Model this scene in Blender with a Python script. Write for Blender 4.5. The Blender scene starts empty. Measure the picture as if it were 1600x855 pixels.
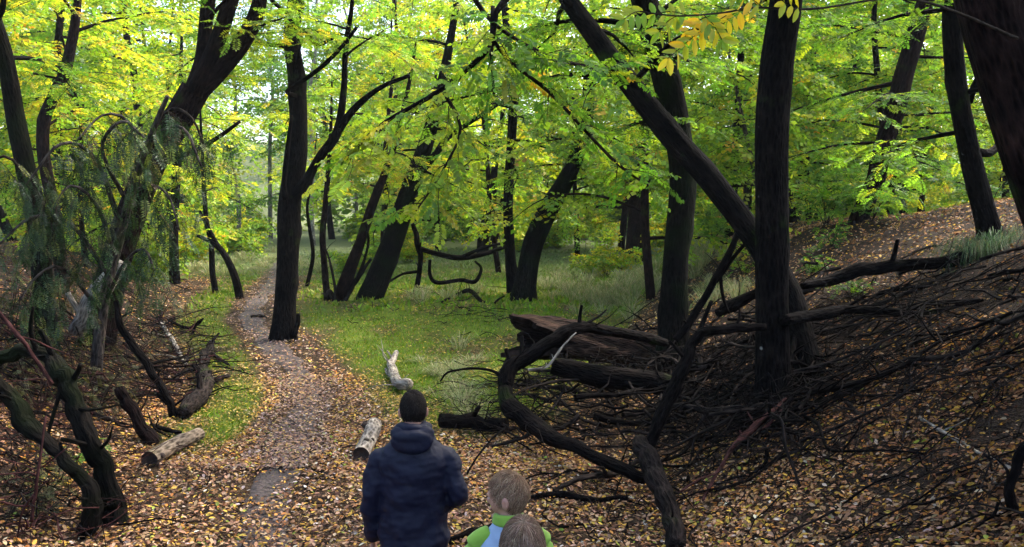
import bpy, bmesh, math, random
import numpy as np
from mathutils import Vector, Matrix

scene = bpy.context.scene
COL = scene.collection

# ------------------------------------------------------------------ camera
W0, H0, FPX = 1600.0, 855.0, 1255.0          # photograph size and focal length in its pixels
CAM = np.array([0.0, 0.0, 2.7])
PITCH = math.atan((427.5 - 330.0) / FPX)     # the lens looks a little down the slope
cam_data = bpy.data.cameras.new("camera")
cam_data.sensor_width = 36.0
cam_data.lens = 36.0 * FPX / W0
cam_data.clip_start = 0.05
cam_data.clip_end = 600.0
cam = bpy.data.objects.new("camera", cam_data)
cam.location = CAM
cam.rotation_euler = (math.pi / 2 - PITCH, 0, 0)
COL.objects.link(cam)
scene.camera = cam

# ------------------------------------------------------------------ sky, sun, exposure
SUN_EL, SUN_AZ = 52.0, 50.0                 # degrees; azimuth from +Y towards +X
world = bpy.data.worlds.new("World")
scene.world = world
world.use_nodes = True
nt = world.node_tree
bg = nt.nodes["Background"]
sky = nt.nodes.new("ShaderNodeTexSky")
sky.sky_type = 'NISHITA'
sky.sun_disc = False
sky.sun_elevation = math.radians(SUN_EL)
sky.sun_rotation = math.radians(SUN_AZ)
sky.air_density = 1.0
sky.dust_density = 4.0
sky.ozone_density = 1.0
nt.links.new(sky.outputs[0], bg.inputs[0])
bg.inputs[1].default_value = 0.15
sl = bpy.data.lights.new("sun", 'SUN')
sl.energy = 1.5
sl.angle = math.radians(14)
sl.color = (1.0, 0.95, 0.86)
sun = bpy.data.objects.new("sun", sl)
_e, _a = math.radians(SUN_EL), math.radians(SUN_AZ)
_sd = Vector((math.sin(_a) * math.cos(_e), math.cos(_a) * math.cos(_e), math.sin(_e)))
sun.rotation_euler = _sd.to_track_quat('Z', 'Y').to_euler()
sun.location = (0, 0, 40)
COL.objects.link(sun)
vs = scene.view_settings
vs.view_transform = 'Standard'
vs.look = 'None'
vs.gamma = 1.0
vs.exposure = 2.3
cy = scene.cycles
cy.max_bounces = 8
cy.diffuse_bounces = 4
cy.glossy_bounces = 2
cy.transmission_bounces = 5
cy.volume_bounces = 0
cy.transparent_max_bounces = 4
cy.caustics_reflective = False
cy.caustics_refractive = False
cy.sample_clamp_indirect = 6.0

# ------------------------------------------------------------------ helpers
def rng_(s): return np.random.default_rng(s)

def ray(px, py):
    c, s = math.cos(PITCH), math.sin(PITCH)
    x, v = (px - W0 / 2) / FPX, -(py - H0 / 2) / FPX
    return np.array([x, c + v * s, v * c - s])

def P(px, py, d):
    """point seen at a pixel of the photograph, d metres ahead (world y)"""
    r = ray(px, py)
    return CAM + r * (d / r[1])

def sm(a, b, x):
    t = np.clip((np.asarray(x, float) - a) / (b - a), 0, 1)
    return t * t * (3 - 2 * t)

def _hash(ix, iy, seed):
    n = (ix * 374761393 + iy * 668265263 + seed * 974634777) & 0x7fffffff
    n = ((n ^ (n >> 13)) * 1274126177) & 0x7fffffff
    return ((n ^ (n >> 16)) & 0xffff) / 65535.0

def vnoise(x, y, seed=0):
    x = np.asarray(x, float); y = np.asarray(y, float)
    ix = np.floor(x).astype(np.int64); iy = np.floor(y).astype(np.int64)
    fx = x - ix; fy = y - iy
    fx = fx * fx * (3 - 2 * fx); fy = fy * fy * (3 - 2 * fy)
    a = _hash(ix, iy, seed); b = _hash(ix + 1, iy, seed)
    c = _hash(ix, iy + 1, seed); d = _hash(ix + 1, iy + 1, seed)
    return (a + (b - a) * fx) * (1 - fy) + (c + (d - c) * fx) * fy

def fbm(x, y, seed=0, o=3):
    s, a, t = 0.0, 1.0, 0.0
    for i in range(o):
        s = s + a * vnoise(np.asarray(x) * 2 ** i, np.asarray(y) * 2 ** i, seed + i); t += a; a *= .5
    return s / t

# ------------------------------------------------------------------ terrain
_FY = [2, 6, 8, 10, 13, 17, 22, 30, 50, 140]
_FL = [-2.9, -3.3, -3.8, -4.4, -5.4, -7.3, -9.6, -13.5, -23, -70]
_FR = [1.1, 1.2, 1.4, 1.6, 1.85, 2.2, 2.6, 4.0, 12, 60]
_PY = [2, 6.4, 7.2, 8.7, 10.9, 12.5, 14.5, 16.5, 18, 21, 26, 32, 45, 60]
_PX = [-1.2, -2.05, -2.3, -2.55, -2.85, -3.3, -4.15, -5.15, -5.9, -6.7, -7.7, -9.2, -13, -17]

def path_x(y): return np.interp(y, _PY, _PX)

def softcap(t, cap):
    """rises with slope 1, levels off smoothly at cap"""
    t = np.maximum(t, 0)
    r = t * t / (t + .5)
    return cap * np.tanh(np.power(r / cap, 1.6)) ** (1 / 1.6)

def h(x, y):
    x = np.asarray(x, float); y = np.asarray(y, float)
    near = 1.15 * (1 - sm(-.6, 5.6, y)) ** 1.0
    base = .42 * sm(11, 24, y) + .55 * sm(24, 60, y) + 13 * sm(62, 135, y) ** 1.3
    fl = np.interp(y, _FY, _FL) + .5 * (fbm(y * .35, x * 0 + 3.1, 5) - .5)
    fr = np.interp(y, _FY, _FR) + .6 * (fbm(y * .4, x * 0 + 7.7, 9) - .5)
    capR = np.interp(y, [0, 8, 12, 17, 24, 40], [3.6, 3.5, 3.25, 2.65, 2.0, 1.2])
    capL = np.interp(y, [0, 8, 14, 22, 40], [3.0, 2.6, 2.0, 1.3, .7])
    R = softcap((x - fr) * .56, capR)
    L = softcap((fl - x) * .52, capL)
    n = (fbm(x * .45, y * .45, 21) - .5) * .22 + (fbm(x * 1.7, y * 1.7, 33, 2) - .5) * .07
    onp = np.exp(-((x - path_x(y)) / .9) ** 2) * sm(4, 7, y)
    n = n * (1 - .75 * onp) - .03 * onp
    bank = np.clip((R + L) / 1.2, 0, 1)
    n = n * (1 + 1.3 * bank)
    return near + base + R + L + n

def hz(x, y): return float(h(x, y))

def G(px, py, dmin=2.0, dmax=130.0):
    """ground point under a pixel of the photograph"""
    r = ray(px, py); r = r / r[1]
    d = np.concatenate([np.arange(dmin, 40, .02), np.arange(40, dmax, .2)])
    pts = CAM[None] + d[:, None] * r[None]
    below = pts[:, 2] <= h(pts[:, 0], pts[:, 1])
    i = int(np.argmax(below)) if below.any() else len(d) - 1
    return pts[i]

def normals(x, y):
    e = .08
    gx = (h(x + e, y) - h(x - e, y)) / (2 * e); gy = (h(x, y + e) - h(x, y - e)) / (2 * e)
    n = np.stack([-gx, -gy, np.ones_like(gx)], -1)
    return n / np.linalg.norm(n, axis=-1, keepdims=True)

# ------------------------------------------------------------------ meshes
def mesh_np(name, v, quads=None, tris=None, vec=None, col=None, smooth=False, f=None):
    me = bpy.data.meshes.new(name)
    v = np.asarray(v, np.float32)
    parts, starts, tot = [], [], 0
    if quads is not None and len(quads):
        q = np.asarray(quads, np.int32); parts.append(q.ravel()); starts.append(tot + 4 * np.arange(len(q))); tot += q.size
    if tris is not None and len(tris):
        t = np.asarray(tris, np.int32); parts.append(t.ravel()); starts.append(tot + 3 * np.arange(len(t))); tot += t.size
    loops = np.concatenate(parts); st = np.concatenate(starts)
    me.vertices.add(len(v)); me.vertices.foreach_set("co", v.ravel())
    me.loops.add(len(loops)); me.loops.foreach_set("vertex_index", loops)
    me.polygons.add(len(st)); me.polygons.foreach_set("loop_start", st.astype(np.int32))
    if smooth: me.polygons.foreach_set("use_smooth", np.ones(len(st), bool))
    if vec is not None:
        a = me.attributes.new("bark", 'FLOAT_VECTOR', 'POINT'); a.data.foreach_set("vector", np.asarray(vec, np.float32).ravel())
    if col is not None:
        c = np.ones((len(v), 4), np.float32); c[:, :3] = col
        a = me.attributes.new("col", 'FLOAT_COLOR', 'POINT'); a.data.foreach_set("color", c.ravel())
    me.update(calc_edges=True)
    me.validate()
    return me

def link(name, me, mat=None, parent=None):
    o = bpy.data.objects.new(name, me)
    COL.objects.link(o)
    if mat is not None and me is not None and not me.materials: me.materials.append(mat)
    if parent is not None: o.parent = parent; o.location = -np.array(parent.location) if me is not None and me.get("world") else o.location
    return o

def tag(o, label=None, cat=None, group=None, kind=None):
    if label: o["label"] = label
    if cat: o["category"] = cat
    if group: o["group"] = group
    if kind: o["kind"] = kind
    return o

def empty(name, loc):
    o = bpy.data.objects.new(name, None); o.location = loc; o.empty_display_size = .2
    COL.objects.link(o); return o

def part(name, parent, v, quads, mat, origin, **kw):
    """a mesh part whose vertices are given in world space, under a thing at origin"""
    me = mesh_np(name, np.asarray(v) - np.asarray(origin)[None], quads, **kw)
    me.materials.append(mat)
    o = bpy.data.objects.new(name, me); COL.objects.link(o); o.parent = parent
    return o

def cr(pts, step=None, n=None):
    """Catmull-Rom through rows (position plus any extra columns)"""
    p = np.asarray(pts, float)
    if len(p) < 3: p = np.vstack([p[0], (p[0] + p[-1]) / 2, p[-1]])
    q = np.vstack([2 * p[0] - p[1], p, 2 * p[-1] - p[-2]])
    seg = np.linalg.norm(np.diff(p[:, :3], axis=0), axis=1)
    out = []
    for i in range(len(p) - 1):
        k = n if n else max(2, int(math.ceil(seg[i] / step)))
        t = (np.arange(k) / k)[:, None]
        a, b, c, d = q[i], q[i + 1], q[i + 2], q[i + 3]
        out.append(.5 * (2 * b + (c - a) * t + (2 * a - 5 * b + 4 * c - d) * t ** 2 + (3 * b - a - 3 * c + d) * t ** 3))
    out.append(p[-1][None])
    return np.vstack(out)

def tube(line, seg=10, lump=.06, ridge=.0, seed=0, flare=0.0, cap=True):
    """line: rows x,y,z,r already resampled -> verts, quads, bark coordinates"""
    r_ = rng_(seed)
    p = line[:, :3]; rad = np.maximum(line[:, 3], .0015).copy()
    n = len(p)
    t = np.gradient(p, axis=0); t /= np.linalg.norm(t, axis=1, keepdims=True) + 1e-9
    a = np.array([0, 0, 1.0]) if abs(t[0, 2]) < .8 else np.array([1.0, 0, 0])
    u = np.cross(t[0], a); u /= np.linalg.norm(u)
    U = np.zeros((n, 3)); U[0] = u
    for i in range(1, n):
        u = U[i - 1] - t[i] * np.dot(U[i - 1], t[i]); U[i] = u / (np.linalg.norm(u) + 1e-9)
    V = np.cross(t, U)
    s = np.concatenate([[0], np.cumsum(np.linalg.norm(np.diff(p, axis=0), axis=1))])
    th = np.arange(seg) / seg * 2 * math.pi
    S, T = np.meshgrid(s, th, indexing='ij')
    f = np.ones_like(S)
    rm = max(rad.mean(), .004)
    for k in (1, 2, 3):
        ph = r_.uniform(0, 6.28); w = r_.uniform(.5, 1.4) / (rm * 5)
        f += lump / k * np.sin(k * T + ph + w * S) * np.sin(w * .7 * S + r_.uniform(0, 6.28)) * 1.5
    f += lump * .5 * np.sin(S * r_.uniform(.5, .8) / (rm * 2.2) + r_.uniform(0, 6))
    if ridge:
        for k in (int(5 + r_.integers(0, 2)), int(8 + r_.integers(0, 3))):
            f += ridge * np.abs(np.sin(k * .5 * T + .6 * np.sin(S * 1.9 + k) + r_.uniform(0, 6))) - ridge * .5
    if ridge and seg >= 12:
        ca, sa = np.cos(T), np.sin(T); sc_ = 1 / max(rm, .03)
        nz_ = vnoise(ca * 2.2 + 7 + S * .35 * sc_ * .2, sa * 2.2 + S * .5 * sc_ * .3 + seed, seed % 97) + .6 * vnoise(ca * 4.5 + 3, sa * 4.5 + S * sc_ * .45, seed % 89)
        f += (nz_ - .8) * (ridge * 1.6)
        for _ in range(int(3 + s[-1] * .5)):
            s1, t1 = r_.uniform(0, s[-1]), r_.uniform(0, 6.28)
            f += r_.uniform(.08, .22) * np.exp(-((S - s1) / (rm * 1.1)) ** 2) * np.exp(-(np.angle(np.exp(1j * (T - t1))) / .5) ** 2)
    if flare:
        fl = np.exp(-S / (rm * 2.2)) * flare
        f += fl * (.75 + .5 * np.sin(5 * T + r_.uniform(0, 6)) * .6 + .3 * np.sin(3 * T + 1))
    R = rad[:, None] * f
    v = p[:, None, :] + R[..., None] * (np.cos(T)[..., None] * U[:, None, :] + np.sin(T)[..., None] * V[:, None, :])
    bark = np.stack([np.cos(T) * R, np.sin(T) * R, S], -1)
    v = v.reshape(-1, 3); bark = bark.reshape(-1, 3)
    i = np.arange(n - 1)[:, None] * seg; j = np.arange(seg)[None]; j2 = (j + 1) % seg
    q = np.stack([i + j, i + j2, i + seg + j2, i + seg + j], -1).reshape(-1, 4)
    if cap:
        for ring, c, fl_ in ((0, p[0], True), (n - 1, p[-1], False)):
            base = len(v)
            v = np.vstack([v, c[None]]); bark = np.vstack([bark, [[0, 0, s[ring]]]])
            o = ring * seg
            qs = []
            for k in range(0, seg, 2):
                x1, x2, x3 = o + k, o + (k + 1) % seg, o + (k + 2) % seg
                qs.append([x1, base, x3, x2] if fl_ else [x1, x2, x3, base])
            q = np.vstack([q, qs])
    return v, q, bark

class Acc:
    """collects pieces into one mesh"""
    def __init__(s): s.v, s.q, s.b, s.c, s.n = [], [], [], [], 0
    def add(s, v, q, b=None, c=None):
        s.v.append(v); s.q.append(np.asarray(q) + s.n); s.n += len(v)
        if b is not None: s.b.append(b)
        if c is not None: s.c.append(c)
    def get(s):
        return (np.vstack(s.v), np.vstack(s.q), np.vstack(s.b) if s.b else None, np.vstack(s.c) if s.c else None)

# ------------------------------------------------------------------ materials
def new_mat(name):
    m = bpy.data.materials.new(name); m.use_nodes = True
    m.node_tree.nodes.clear()
    return m, m.node_tree

def N(t, kind, **kw):
    n = t.nodes.new(kind)
    for k, v in kw.items():
        if k.startswith("i_"):
            key = k[2:]
            n.inputs[int(key) if key.isdigit() else key].default_value = v
        else: setattr(n, k, v)
    return n

def ramp(t, fac, stops):
    n = t.nodes.new("ShaderNodeValToRGB")
    e = n.color_ramp.elements
    while len(e) < len(stops): e.new(.5)
    for el, (p, c) in zip(e, stops): el.position = p; el.color = (*c, 1) if len(c) == 3 else c
    t.links.new(fac, n.inputs[0])
    return n

def mixc(t, fac, a, b, mode='MIX'):
    n = t.nodes.new("ShaderNodeMix"); n.data_type = 'RGBA'; n.blend_type = mode
    for s, val in ((n.inputs[0], fac), (n.inputs[6], a), (n.inputs[7], b)):
        if hasattr(val, "links"): t.links.new(val, s)
        else: s.default_value = val if not isinstance(val, tuple) or len(val) == 4 else (*val, 1)
    return n.outputs[2]

def bark_mat(name, dark, light, moss=0.0, mossc=(.035, .06, .012), scale=1.0, bump=.8, lichen=0.0):
    m, t = new_mat(name); L = t.links.new
    at = N(t, "ShaderNodeAttribute", attribute_name="bark")
    mp = N(t, "ShaderNodeMapping"); mp.inputs[3].default_value = (30 * scale, 30 * scale, 8 * scale)
    L(at.outputs["Vector"], mp.inputs[0])
    vo = N(t, "ShaderNodeTexVoronoi", feature='F1', i_Scale=1.0)
    no0 = N(t, "ShaderNodeTexNoise", i_Scale=.8, i_Detail=4.0)
    L(mp.outputs[0], no0.inputs["Vector"])
    wm = mixc(t, .35, mp.outputs[0], no0.outputs["Color"], 'ADD')
    L(wm, vo.inputs["Vector"])
    no = N(t, "ShaderNodeTexNoise", i_Scale=1.6, i_Detail=7.0, i_Roughness=.65); L(mp.outputs[0], no.inputs["Vector"])
    ma = N(t, "ShaderNodeMath", operation='MULTIPLY'); L(vo.outputs["Distance"], ma.inputs[0]); L(no.outputs[0], ma.inputs[1])
    rc = ramp(t, ma.outputs[0], [(.08, dark), (.38, light), (.6, tuple(x * 1.5 for x in light))])
    big = N(t, "ShaderNodeTexNoise", i_Scale=2.2, i_Detail=5.0); L(at.outputs["Vector"], big.inputs["Vector"])
    tint = ramp(t, big.outputs[0], [(.32, (.45, .45, .48)), (.55, (1.0, .95, .9)), (.72, (2.1, 1.9, 1.7))])
    c = mixc(t, 1.0, rc.outputs[0], tint.outputs[0], 'MULTIPLY')
    if moss > 0:
        mn = N(t, "ShaderNodeTexNoise", i_Scale=1.5, i_Detail=6.0); L(at.outputs["Vector"], mn.inputs["Vector"])
        mr = ramp(t, mn.outputs[0], [(max(0, .62 - moss * .5), (0, 0, 0)), (max(.05, .75 - moss * .45), (1, 1, 1))])
        c = mixc(t, mr.outputs[0], c, mossc)
    if lichen > 0:
        ln = N(t, "ShaderNodeTexVoronoi", i_Scale=2.6); lw_ = mixc(t, .12, at.outputs["Vector"], big.outputs["Color"], "ADD"); L(lw_, ln.inputs["Vector"])
        lr = ramp(t, ln.outputs["Distance"], [(lichen * .5, (1, 1, 1)), (lichen * .5 + .04, (0, 0, 0))])
        c = mixc(t, lr.outputs[0], c, (.33, .33, .3))
    bs = N(t, "ShaderNodeBsdfPrincipled", i_Roughness=.92); L(c, bs.inputs["Base Color"])
    bs.inputs["Specular IOR Level"].default_value = .06
    bu = N(t, "ShaderNodeBump", i_Strength=min(1, bump * 1.25), i_Distance=.045)
    L(ma.outputs[0], bu.inputs["Height"]); L(bu.outputs[0], bs.inputs["Normal"])
    o = N(t, "ShaderNodeOutputMaterial"); L(bs.outputs[0], o.inputs[0])
    return m

def leaf_mat(name, trans=.55, gain=(1.32, 1.2, .75), gloss=.025):
    m, t = new_mat(name); L = t.links.new
    at = N(t, "ShaderNodeAttribute", attribute_name="col")
    d = N(t, "ShaderNodeBsdfDiffuse"); L(at.outputs["Color"], d.inputs[0])
    tc = mixc(t, 1.0, at.outputs["Color"], gain, 'MULTIPLY')
    tr = N(t, "ShaderNodeBsdfTranslucent"); L(tc, tr.inputs[0])
    mx = N(t, "ShaderNodeMixShader", i_0=trans); L(d.outputs[0], mx.inputs[1]); L(tr.outputs[0], mx.inputs[2])
    out = mx.outputs[0]
    if gloss > 0:
        g = N(t, "ShaderNodeBsdfGlossy", i_Roughness=.45)
        m2 = N(t, "ShaderNodeMixShader", i_0=gloss); L(out, m2.inputs[1]); L(g.outputs[0], m2.inputs[2]); out = m2.outputs[0]
    o = N(t, "ShaderNodeOutputMaterial"); L(out, o.inputs[0])
    return m

M = {}
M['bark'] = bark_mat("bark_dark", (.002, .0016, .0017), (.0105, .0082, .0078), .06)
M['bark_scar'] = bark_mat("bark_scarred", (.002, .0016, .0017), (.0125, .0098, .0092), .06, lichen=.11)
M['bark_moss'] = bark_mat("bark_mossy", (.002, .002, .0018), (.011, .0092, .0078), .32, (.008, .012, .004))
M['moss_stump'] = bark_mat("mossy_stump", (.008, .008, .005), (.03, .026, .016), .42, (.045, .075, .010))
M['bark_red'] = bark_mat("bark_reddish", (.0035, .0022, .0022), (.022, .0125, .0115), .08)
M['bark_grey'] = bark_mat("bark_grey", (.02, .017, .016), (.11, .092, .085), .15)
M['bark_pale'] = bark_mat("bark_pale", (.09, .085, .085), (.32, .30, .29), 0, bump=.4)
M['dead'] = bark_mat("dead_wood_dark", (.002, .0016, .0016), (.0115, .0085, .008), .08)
M['dead_grey'] = bark_mat("dead_wood_grey", (.007, .0055, .0052), (.042, .033, .030), .1)
M['dead_pale'] = bark_mat("dead_wood_pale", (.12, .10, .085), (.46, .42, .37), .06, bump=.5)
M['dead_red'] = bark_mat("dead_wood_red", (.02, .008, .008), (.10, .042, .04))
M['twig'] = bark_mat("twig_bark", (.008, .006, .005), (.045, .034, .026))
M['leaf'] = leaf_mat("leaf_green")
M['leaf_dull'] = leaf_mat("leaf_dull", .3, (1.1, 1.1, .8), .03)
M['litter'] = leaf_mat("fallen_leaf", .10, (1, 1, 1), .012)
M['grass'] = leaf_mat("grass_blade", .35, (1.1, 1.1, .8), .02)

def cut_mat():
    m, t = new_mat("cut_wood"); L = t.links.new
    at = N(t, "ShaderNodeAttribute", attribute_name="bark")
    no = N(t, "ShaderNodeTexNoise", i_Scale=60.0, i_Detail=5.0); L(at.outputs["Vector"], no.inputs["Vector"])
    wv = N(t, "ShaderNodeTexNoise", i_Scale=14.0, i_Detail=5.0); L(at.outputs["Vector"], wv.inputs["Vector"])
    rc = ramp(t, wv.outputs[0], [(.3, (.012, .008, .006)), (.6, (.05, .028, .02)), (.75, (.1, .06, .04))])
    bs = N(t, "ShaderNodeBsdfPrincipled", i_Roughness=.9); L(rc.outputs[0], bs.inputs["Base Color"])
    bu = N(t, "ShaderNodeBump", i_Strength=.7, i_Distance=.01); L(no.outputs[0], bu.inputs["Height"]); L(bu.outputs[0], bs.inputs["Normal"])
    o = N(t, "ShaderNodeOutputMaterial"); L(bs.outputs[0], o.inputs[0]); return m
M['cut'] = cut_mat()

# ------------------------------------------------------------------ ground
def warp(n, lo, hi, fine_lo, fine_hi, share):
    """grid line positions, dense between fine_lo and fine_hi"""
    k = int(n * share); a = int((n - k) * (fine_lo - lo) / ((fine_lo - lo) + (hi - fine_hi) + 1e-9)); b = n - k - a
    L = fine_lo - (fine_lo - lo) * (np.arange(a, 0, -1) / max(a, 1)) ** 2.2 if a else np.zeros(0)
    F = np.linspace(fine_lo, fine_hi, k)
    R = fine_hi + (hi - fine_hi) * (np.arange(1, b + 1) / max(b, 1)) ** 2.0 if b else np.zeros(0)
    return np.concatenate([L, F, R])

gx = warp(300, -110, 110, -9, 9, .6)
gy = warp(330, -8, 150, 3, 22, .6)
GX, GY = np.meshgrid(gx, gy, indexing='ij')
GZ = h(GX, GY)

def grass_mask(x, y):
    """1 where short green grass grows, 0 where leaf litter lies"""
    dp = x - path_x(y)
    right = sm(.5, 1.9, dp) * sm(9.0, 12.0, y + .25 * dp) * (1 - sm(-.2, 1.3, x - np.interp(y, [8, 10, 14, 18, 30], [-.2, -.2, 1.0, 2.0, 6.0])))
    left = sm(.4, .9, -dp) * (1 - sm(1.1, 2.2, -dp + 0 * x)) * sm(8.3, 9.6, y) * .72
    far = sm(24, 32, y) * .8 * (1 - np.exp(-(dp / .8) ** 2))
    g = np.maximum(np.maximum(right, left), far)
    n = fbm(x * 1.5, y * 1.0, 71, 4)
    return np.clip(g * (2.6 * n - .35), 0, 1) * sm(.12, .3, g)

def ground_material():
    m, t = new_mat("forest_floor"); L = t.links.new
    at = N(t, "ShaderNodeAttribute", attribute_name="col")
    sp = N(t, "ShaderNodeSeparateColor"); L(at.outputs["Color"], sp.inputs[0])
    tc = N(t, "ShaderNodeTexCoord")
    n1 = N(t, "ShaderNodeTexNoise", i_Scale=2.4, i_Detail=8.0, i_Roughness=.7); L(tc.outputs["Object"], n1.inputs["Vector"])
    v1 = N(t, "ShaderNodeTexVoronoi", i_Scale=26.0); L(tc.outputs["Object"], v1.inputs["Vector"])
    v2 = N(t, "ShaderNodeTexVoronoi", i_Scale=55.0); L(tc.outputs["Object"], v2.inputs["Vector"])
    lit = ramp(t, v1.outputs["Color"], [(0, (.02, .012, .008)), (.35, (.06, .035, .02)), (.6, (.12, .07, .035)), (.85, (.19, .125, .07)), (1, (.26, .19, .12))])
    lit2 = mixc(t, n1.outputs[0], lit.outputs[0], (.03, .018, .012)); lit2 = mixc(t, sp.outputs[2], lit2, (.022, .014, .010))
    gr = ramp(t, n1.outputs[0], [(.3, (.06, .075, .014)), (.5, (.11, .16, .016)), (.7, (.17, .21, .025))])
    c = mixc(t, sp.outputs[0], lit2, gr.outputs[0])
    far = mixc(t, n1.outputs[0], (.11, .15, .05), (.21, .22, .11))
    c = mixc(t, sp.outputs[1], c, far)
    bs = N(t, "ShaderNodeBsdfPrincipled", i_Roughness=.95); L(c, bs.inputs["Base Color"])
    bs.inputs["Specular IOR Level"].default_value = .15
    ad = N(t, "ShaderNodeMath", operation='ADD'); L(v1.outputs["Distance"], ad.inputs[0]); L(v2.outputs["Distance"], ad.inputs[1])
    bu = N(t, "ShaderNodeBump", i_Strength=.8, i_Distance=.03); L(ad.outputs[0], bu.inputs["Height"]); L(bu.outputs[0], bs.inputs["Normal"])
    o = N(t, "ShaderNodeOutputMaterial"); L(bs.outputs[0], o.inputs[0]); return m

nx, ny = GX.shape
idx = np.arange(nx * ny).reshape(nx, ny)
gq = np.stack([idx[:-1, :-1], idx[1:, :-1], idx[1:, 1:], idx[:-1, 1:]], -1).reshape(-1, 4)
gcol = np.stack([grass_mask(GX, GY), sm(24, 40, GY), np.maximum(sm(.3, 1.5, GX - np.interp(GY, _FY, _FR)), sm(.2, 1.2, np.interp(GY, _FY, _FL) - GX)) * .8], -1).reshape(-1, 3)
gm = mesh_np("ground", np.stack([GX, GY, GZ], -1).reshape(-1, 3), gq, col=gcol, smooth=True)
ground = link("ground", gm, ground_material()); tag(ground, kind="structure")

# worn earth path: its own ragged sheet, just above the ground
def path_material():
    m, t = new_mat("path_earth"); L = t.links.new
    tc = N(t, "ShaderNodeTexCoord")
    n1 = N(t, "ShaderNodeTexNoise", i_Scale=3.0, i_Detail=8.0, i_Roughness=.7); L(tc.outputs["Object"], n1.inputs["Vector"])
    v1 = N(t, "ShaderNodeTexVoronoi", i_Scale=30.0); L(tc.outputs["Object"], v1.inputs["Vector"])
    a = ramp(t, n1.outputs[0], [(.3, (.03, .022, .019)), (.55, (.07, .052, .048)), (.75, (.11, .088, .082))])
    b = ramp(t, v1.outputs["Color"], [(0, (.45, .4, .4)), (1, (1.5, 1.4, 1.35))])
    c = mixc(t, 1.0, a.outputs[0], b.outputs[0], 'MULTIPLY')
    bs = N(t, "ShaderNodeBsdfPrincipled", i_Roughness=.8); L(c, bs.inputs["Base Color"])
    bu = N(t, "ShaderNodeBump", i_Strength=.6, i_Distance=.02); L(v1.outputs["Distance"], bu.inputs["Height"]); L(bu.outputs[0], bs.inputs["Normal"])
    o = N(t, "ShaderNodeOutputMaterial"); L(bs.outputs[0], o.inputs[0]); return m
py_ = np.concatenate([np.arange(3, 20, .08), np.arange(20, 34, .3)])
wv_ = np.linspace(-1, 1, 15)
PYg, PWg = np.meshgrid(py_, wv_, indexing='ij')
half = np.interp(PYg, [3, 8, 12, 18, 60], [.22, .26, .27, .30, .5]) * (.35 + 1.3 * fbm(PYg * 1.9, PWg * 0 + (PWg > 0) * 5, 91, 4))
PXg = path_x(PYg) + PWg * half
PZg = h(PXg, PYg) + .02 + .01 * (PYg > 20) - .07 * np.abs(PWg) ** 6
ii = np.arange(PXg.size).reshape(PXg.shape)
pq = np.stack([ii[:-1, :-1], ii[:-1, 1:], ii[1:, 1:], ii[1:, :-1]], -1).reshape(-1, 4)
pm = mesh_np("path", np.stack([PXg, PYg, PZg], -1).reshape(-1, 3), pq, smooth=True)
path = link("path", pm, path_material()); tag(path, kind="structure")

# ------------------------------------------------------------------ scattering
def frames(d, up):
    """rotation matrices with x along d and z near up"""
    d = d / (np.linalg.norm(d, axis=1, keepdims=True) + 1e-9)
    y = np.cross(up, d); y /= np.linalg.norm(y, axis=1, keepdims=True) + 1e-9
    z = np.cross(d, y)
    return np.stack([d, y, z], -1)

def place(tv, tq, R, T, S):
    S = np.asarray(S, float)
    if S.ndim == 1: S = S[:, None, None]
    v = np.einsum('nij,nvj->nvi', R, tv[None] * S) + T[:, None, :]
    n, k = len(T), len(tv)
    q = tq[None] + (np.arange(n) * k)[:, None, None]
    return v.reshape(-1, 3), q.reshape(-1, 4)

LF_V = np.array([[-.5, 0, 0], [-.12, .24, .07], [.24, .2, .06], [.5, 0, .02], [.24, -.2, .06], [-.12, -.24, .07]])
LF_Q = np.array([[0, 3, 2, 1], [0, 5, 4, 3]])
LQ_V = np.array([[-.5, 0, 0.02], [0, .25, .05], [.5, 0, 0.02], [0, -.25, .05]])
LQ_Q = np.array([[0, 3, 2, 1]])

def pick(r, n, pal):
    """pal: list of (weight, rgb)"""
    w = np.array([p[0] for p in pal], float); c = np.array([p[1] for p in pal])
    k = r.choice(len(pal), n, p=w / w.sum())
    return c[k] * r.uniform(.62, 1.38, (n, 1)) * r.uniform(.9, 1.1, (n, 3))

LIT = [(3.2, (.36, .20, .11)), (2.4, (.46, .29, .17)), (3.2, (.20, .10, .05)), (2.2, (.08, .04, .026)), (2.3, (.54, .33, .06)), (1.4, (.42, .18, .05)), (.7, (.50, .40, .32)), (.3, (.25, .3, .05))]

def in_view(r, n, y0, y1, pw=1.0, slack=.12):
    """random ground points ahead of the camera, denser near it"""
    u = r.random(n)
    if abs(pw) < 1e-6: y = y0 * (y1 / y0) ** u
    else: y = (y0 ** pw + u * (y1 ** pw - y0 ** pw)) ** (1 / pw)
    x = r.uniform(-1, 1, n) * (.64 + slack) * y
    return x, y

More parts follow.
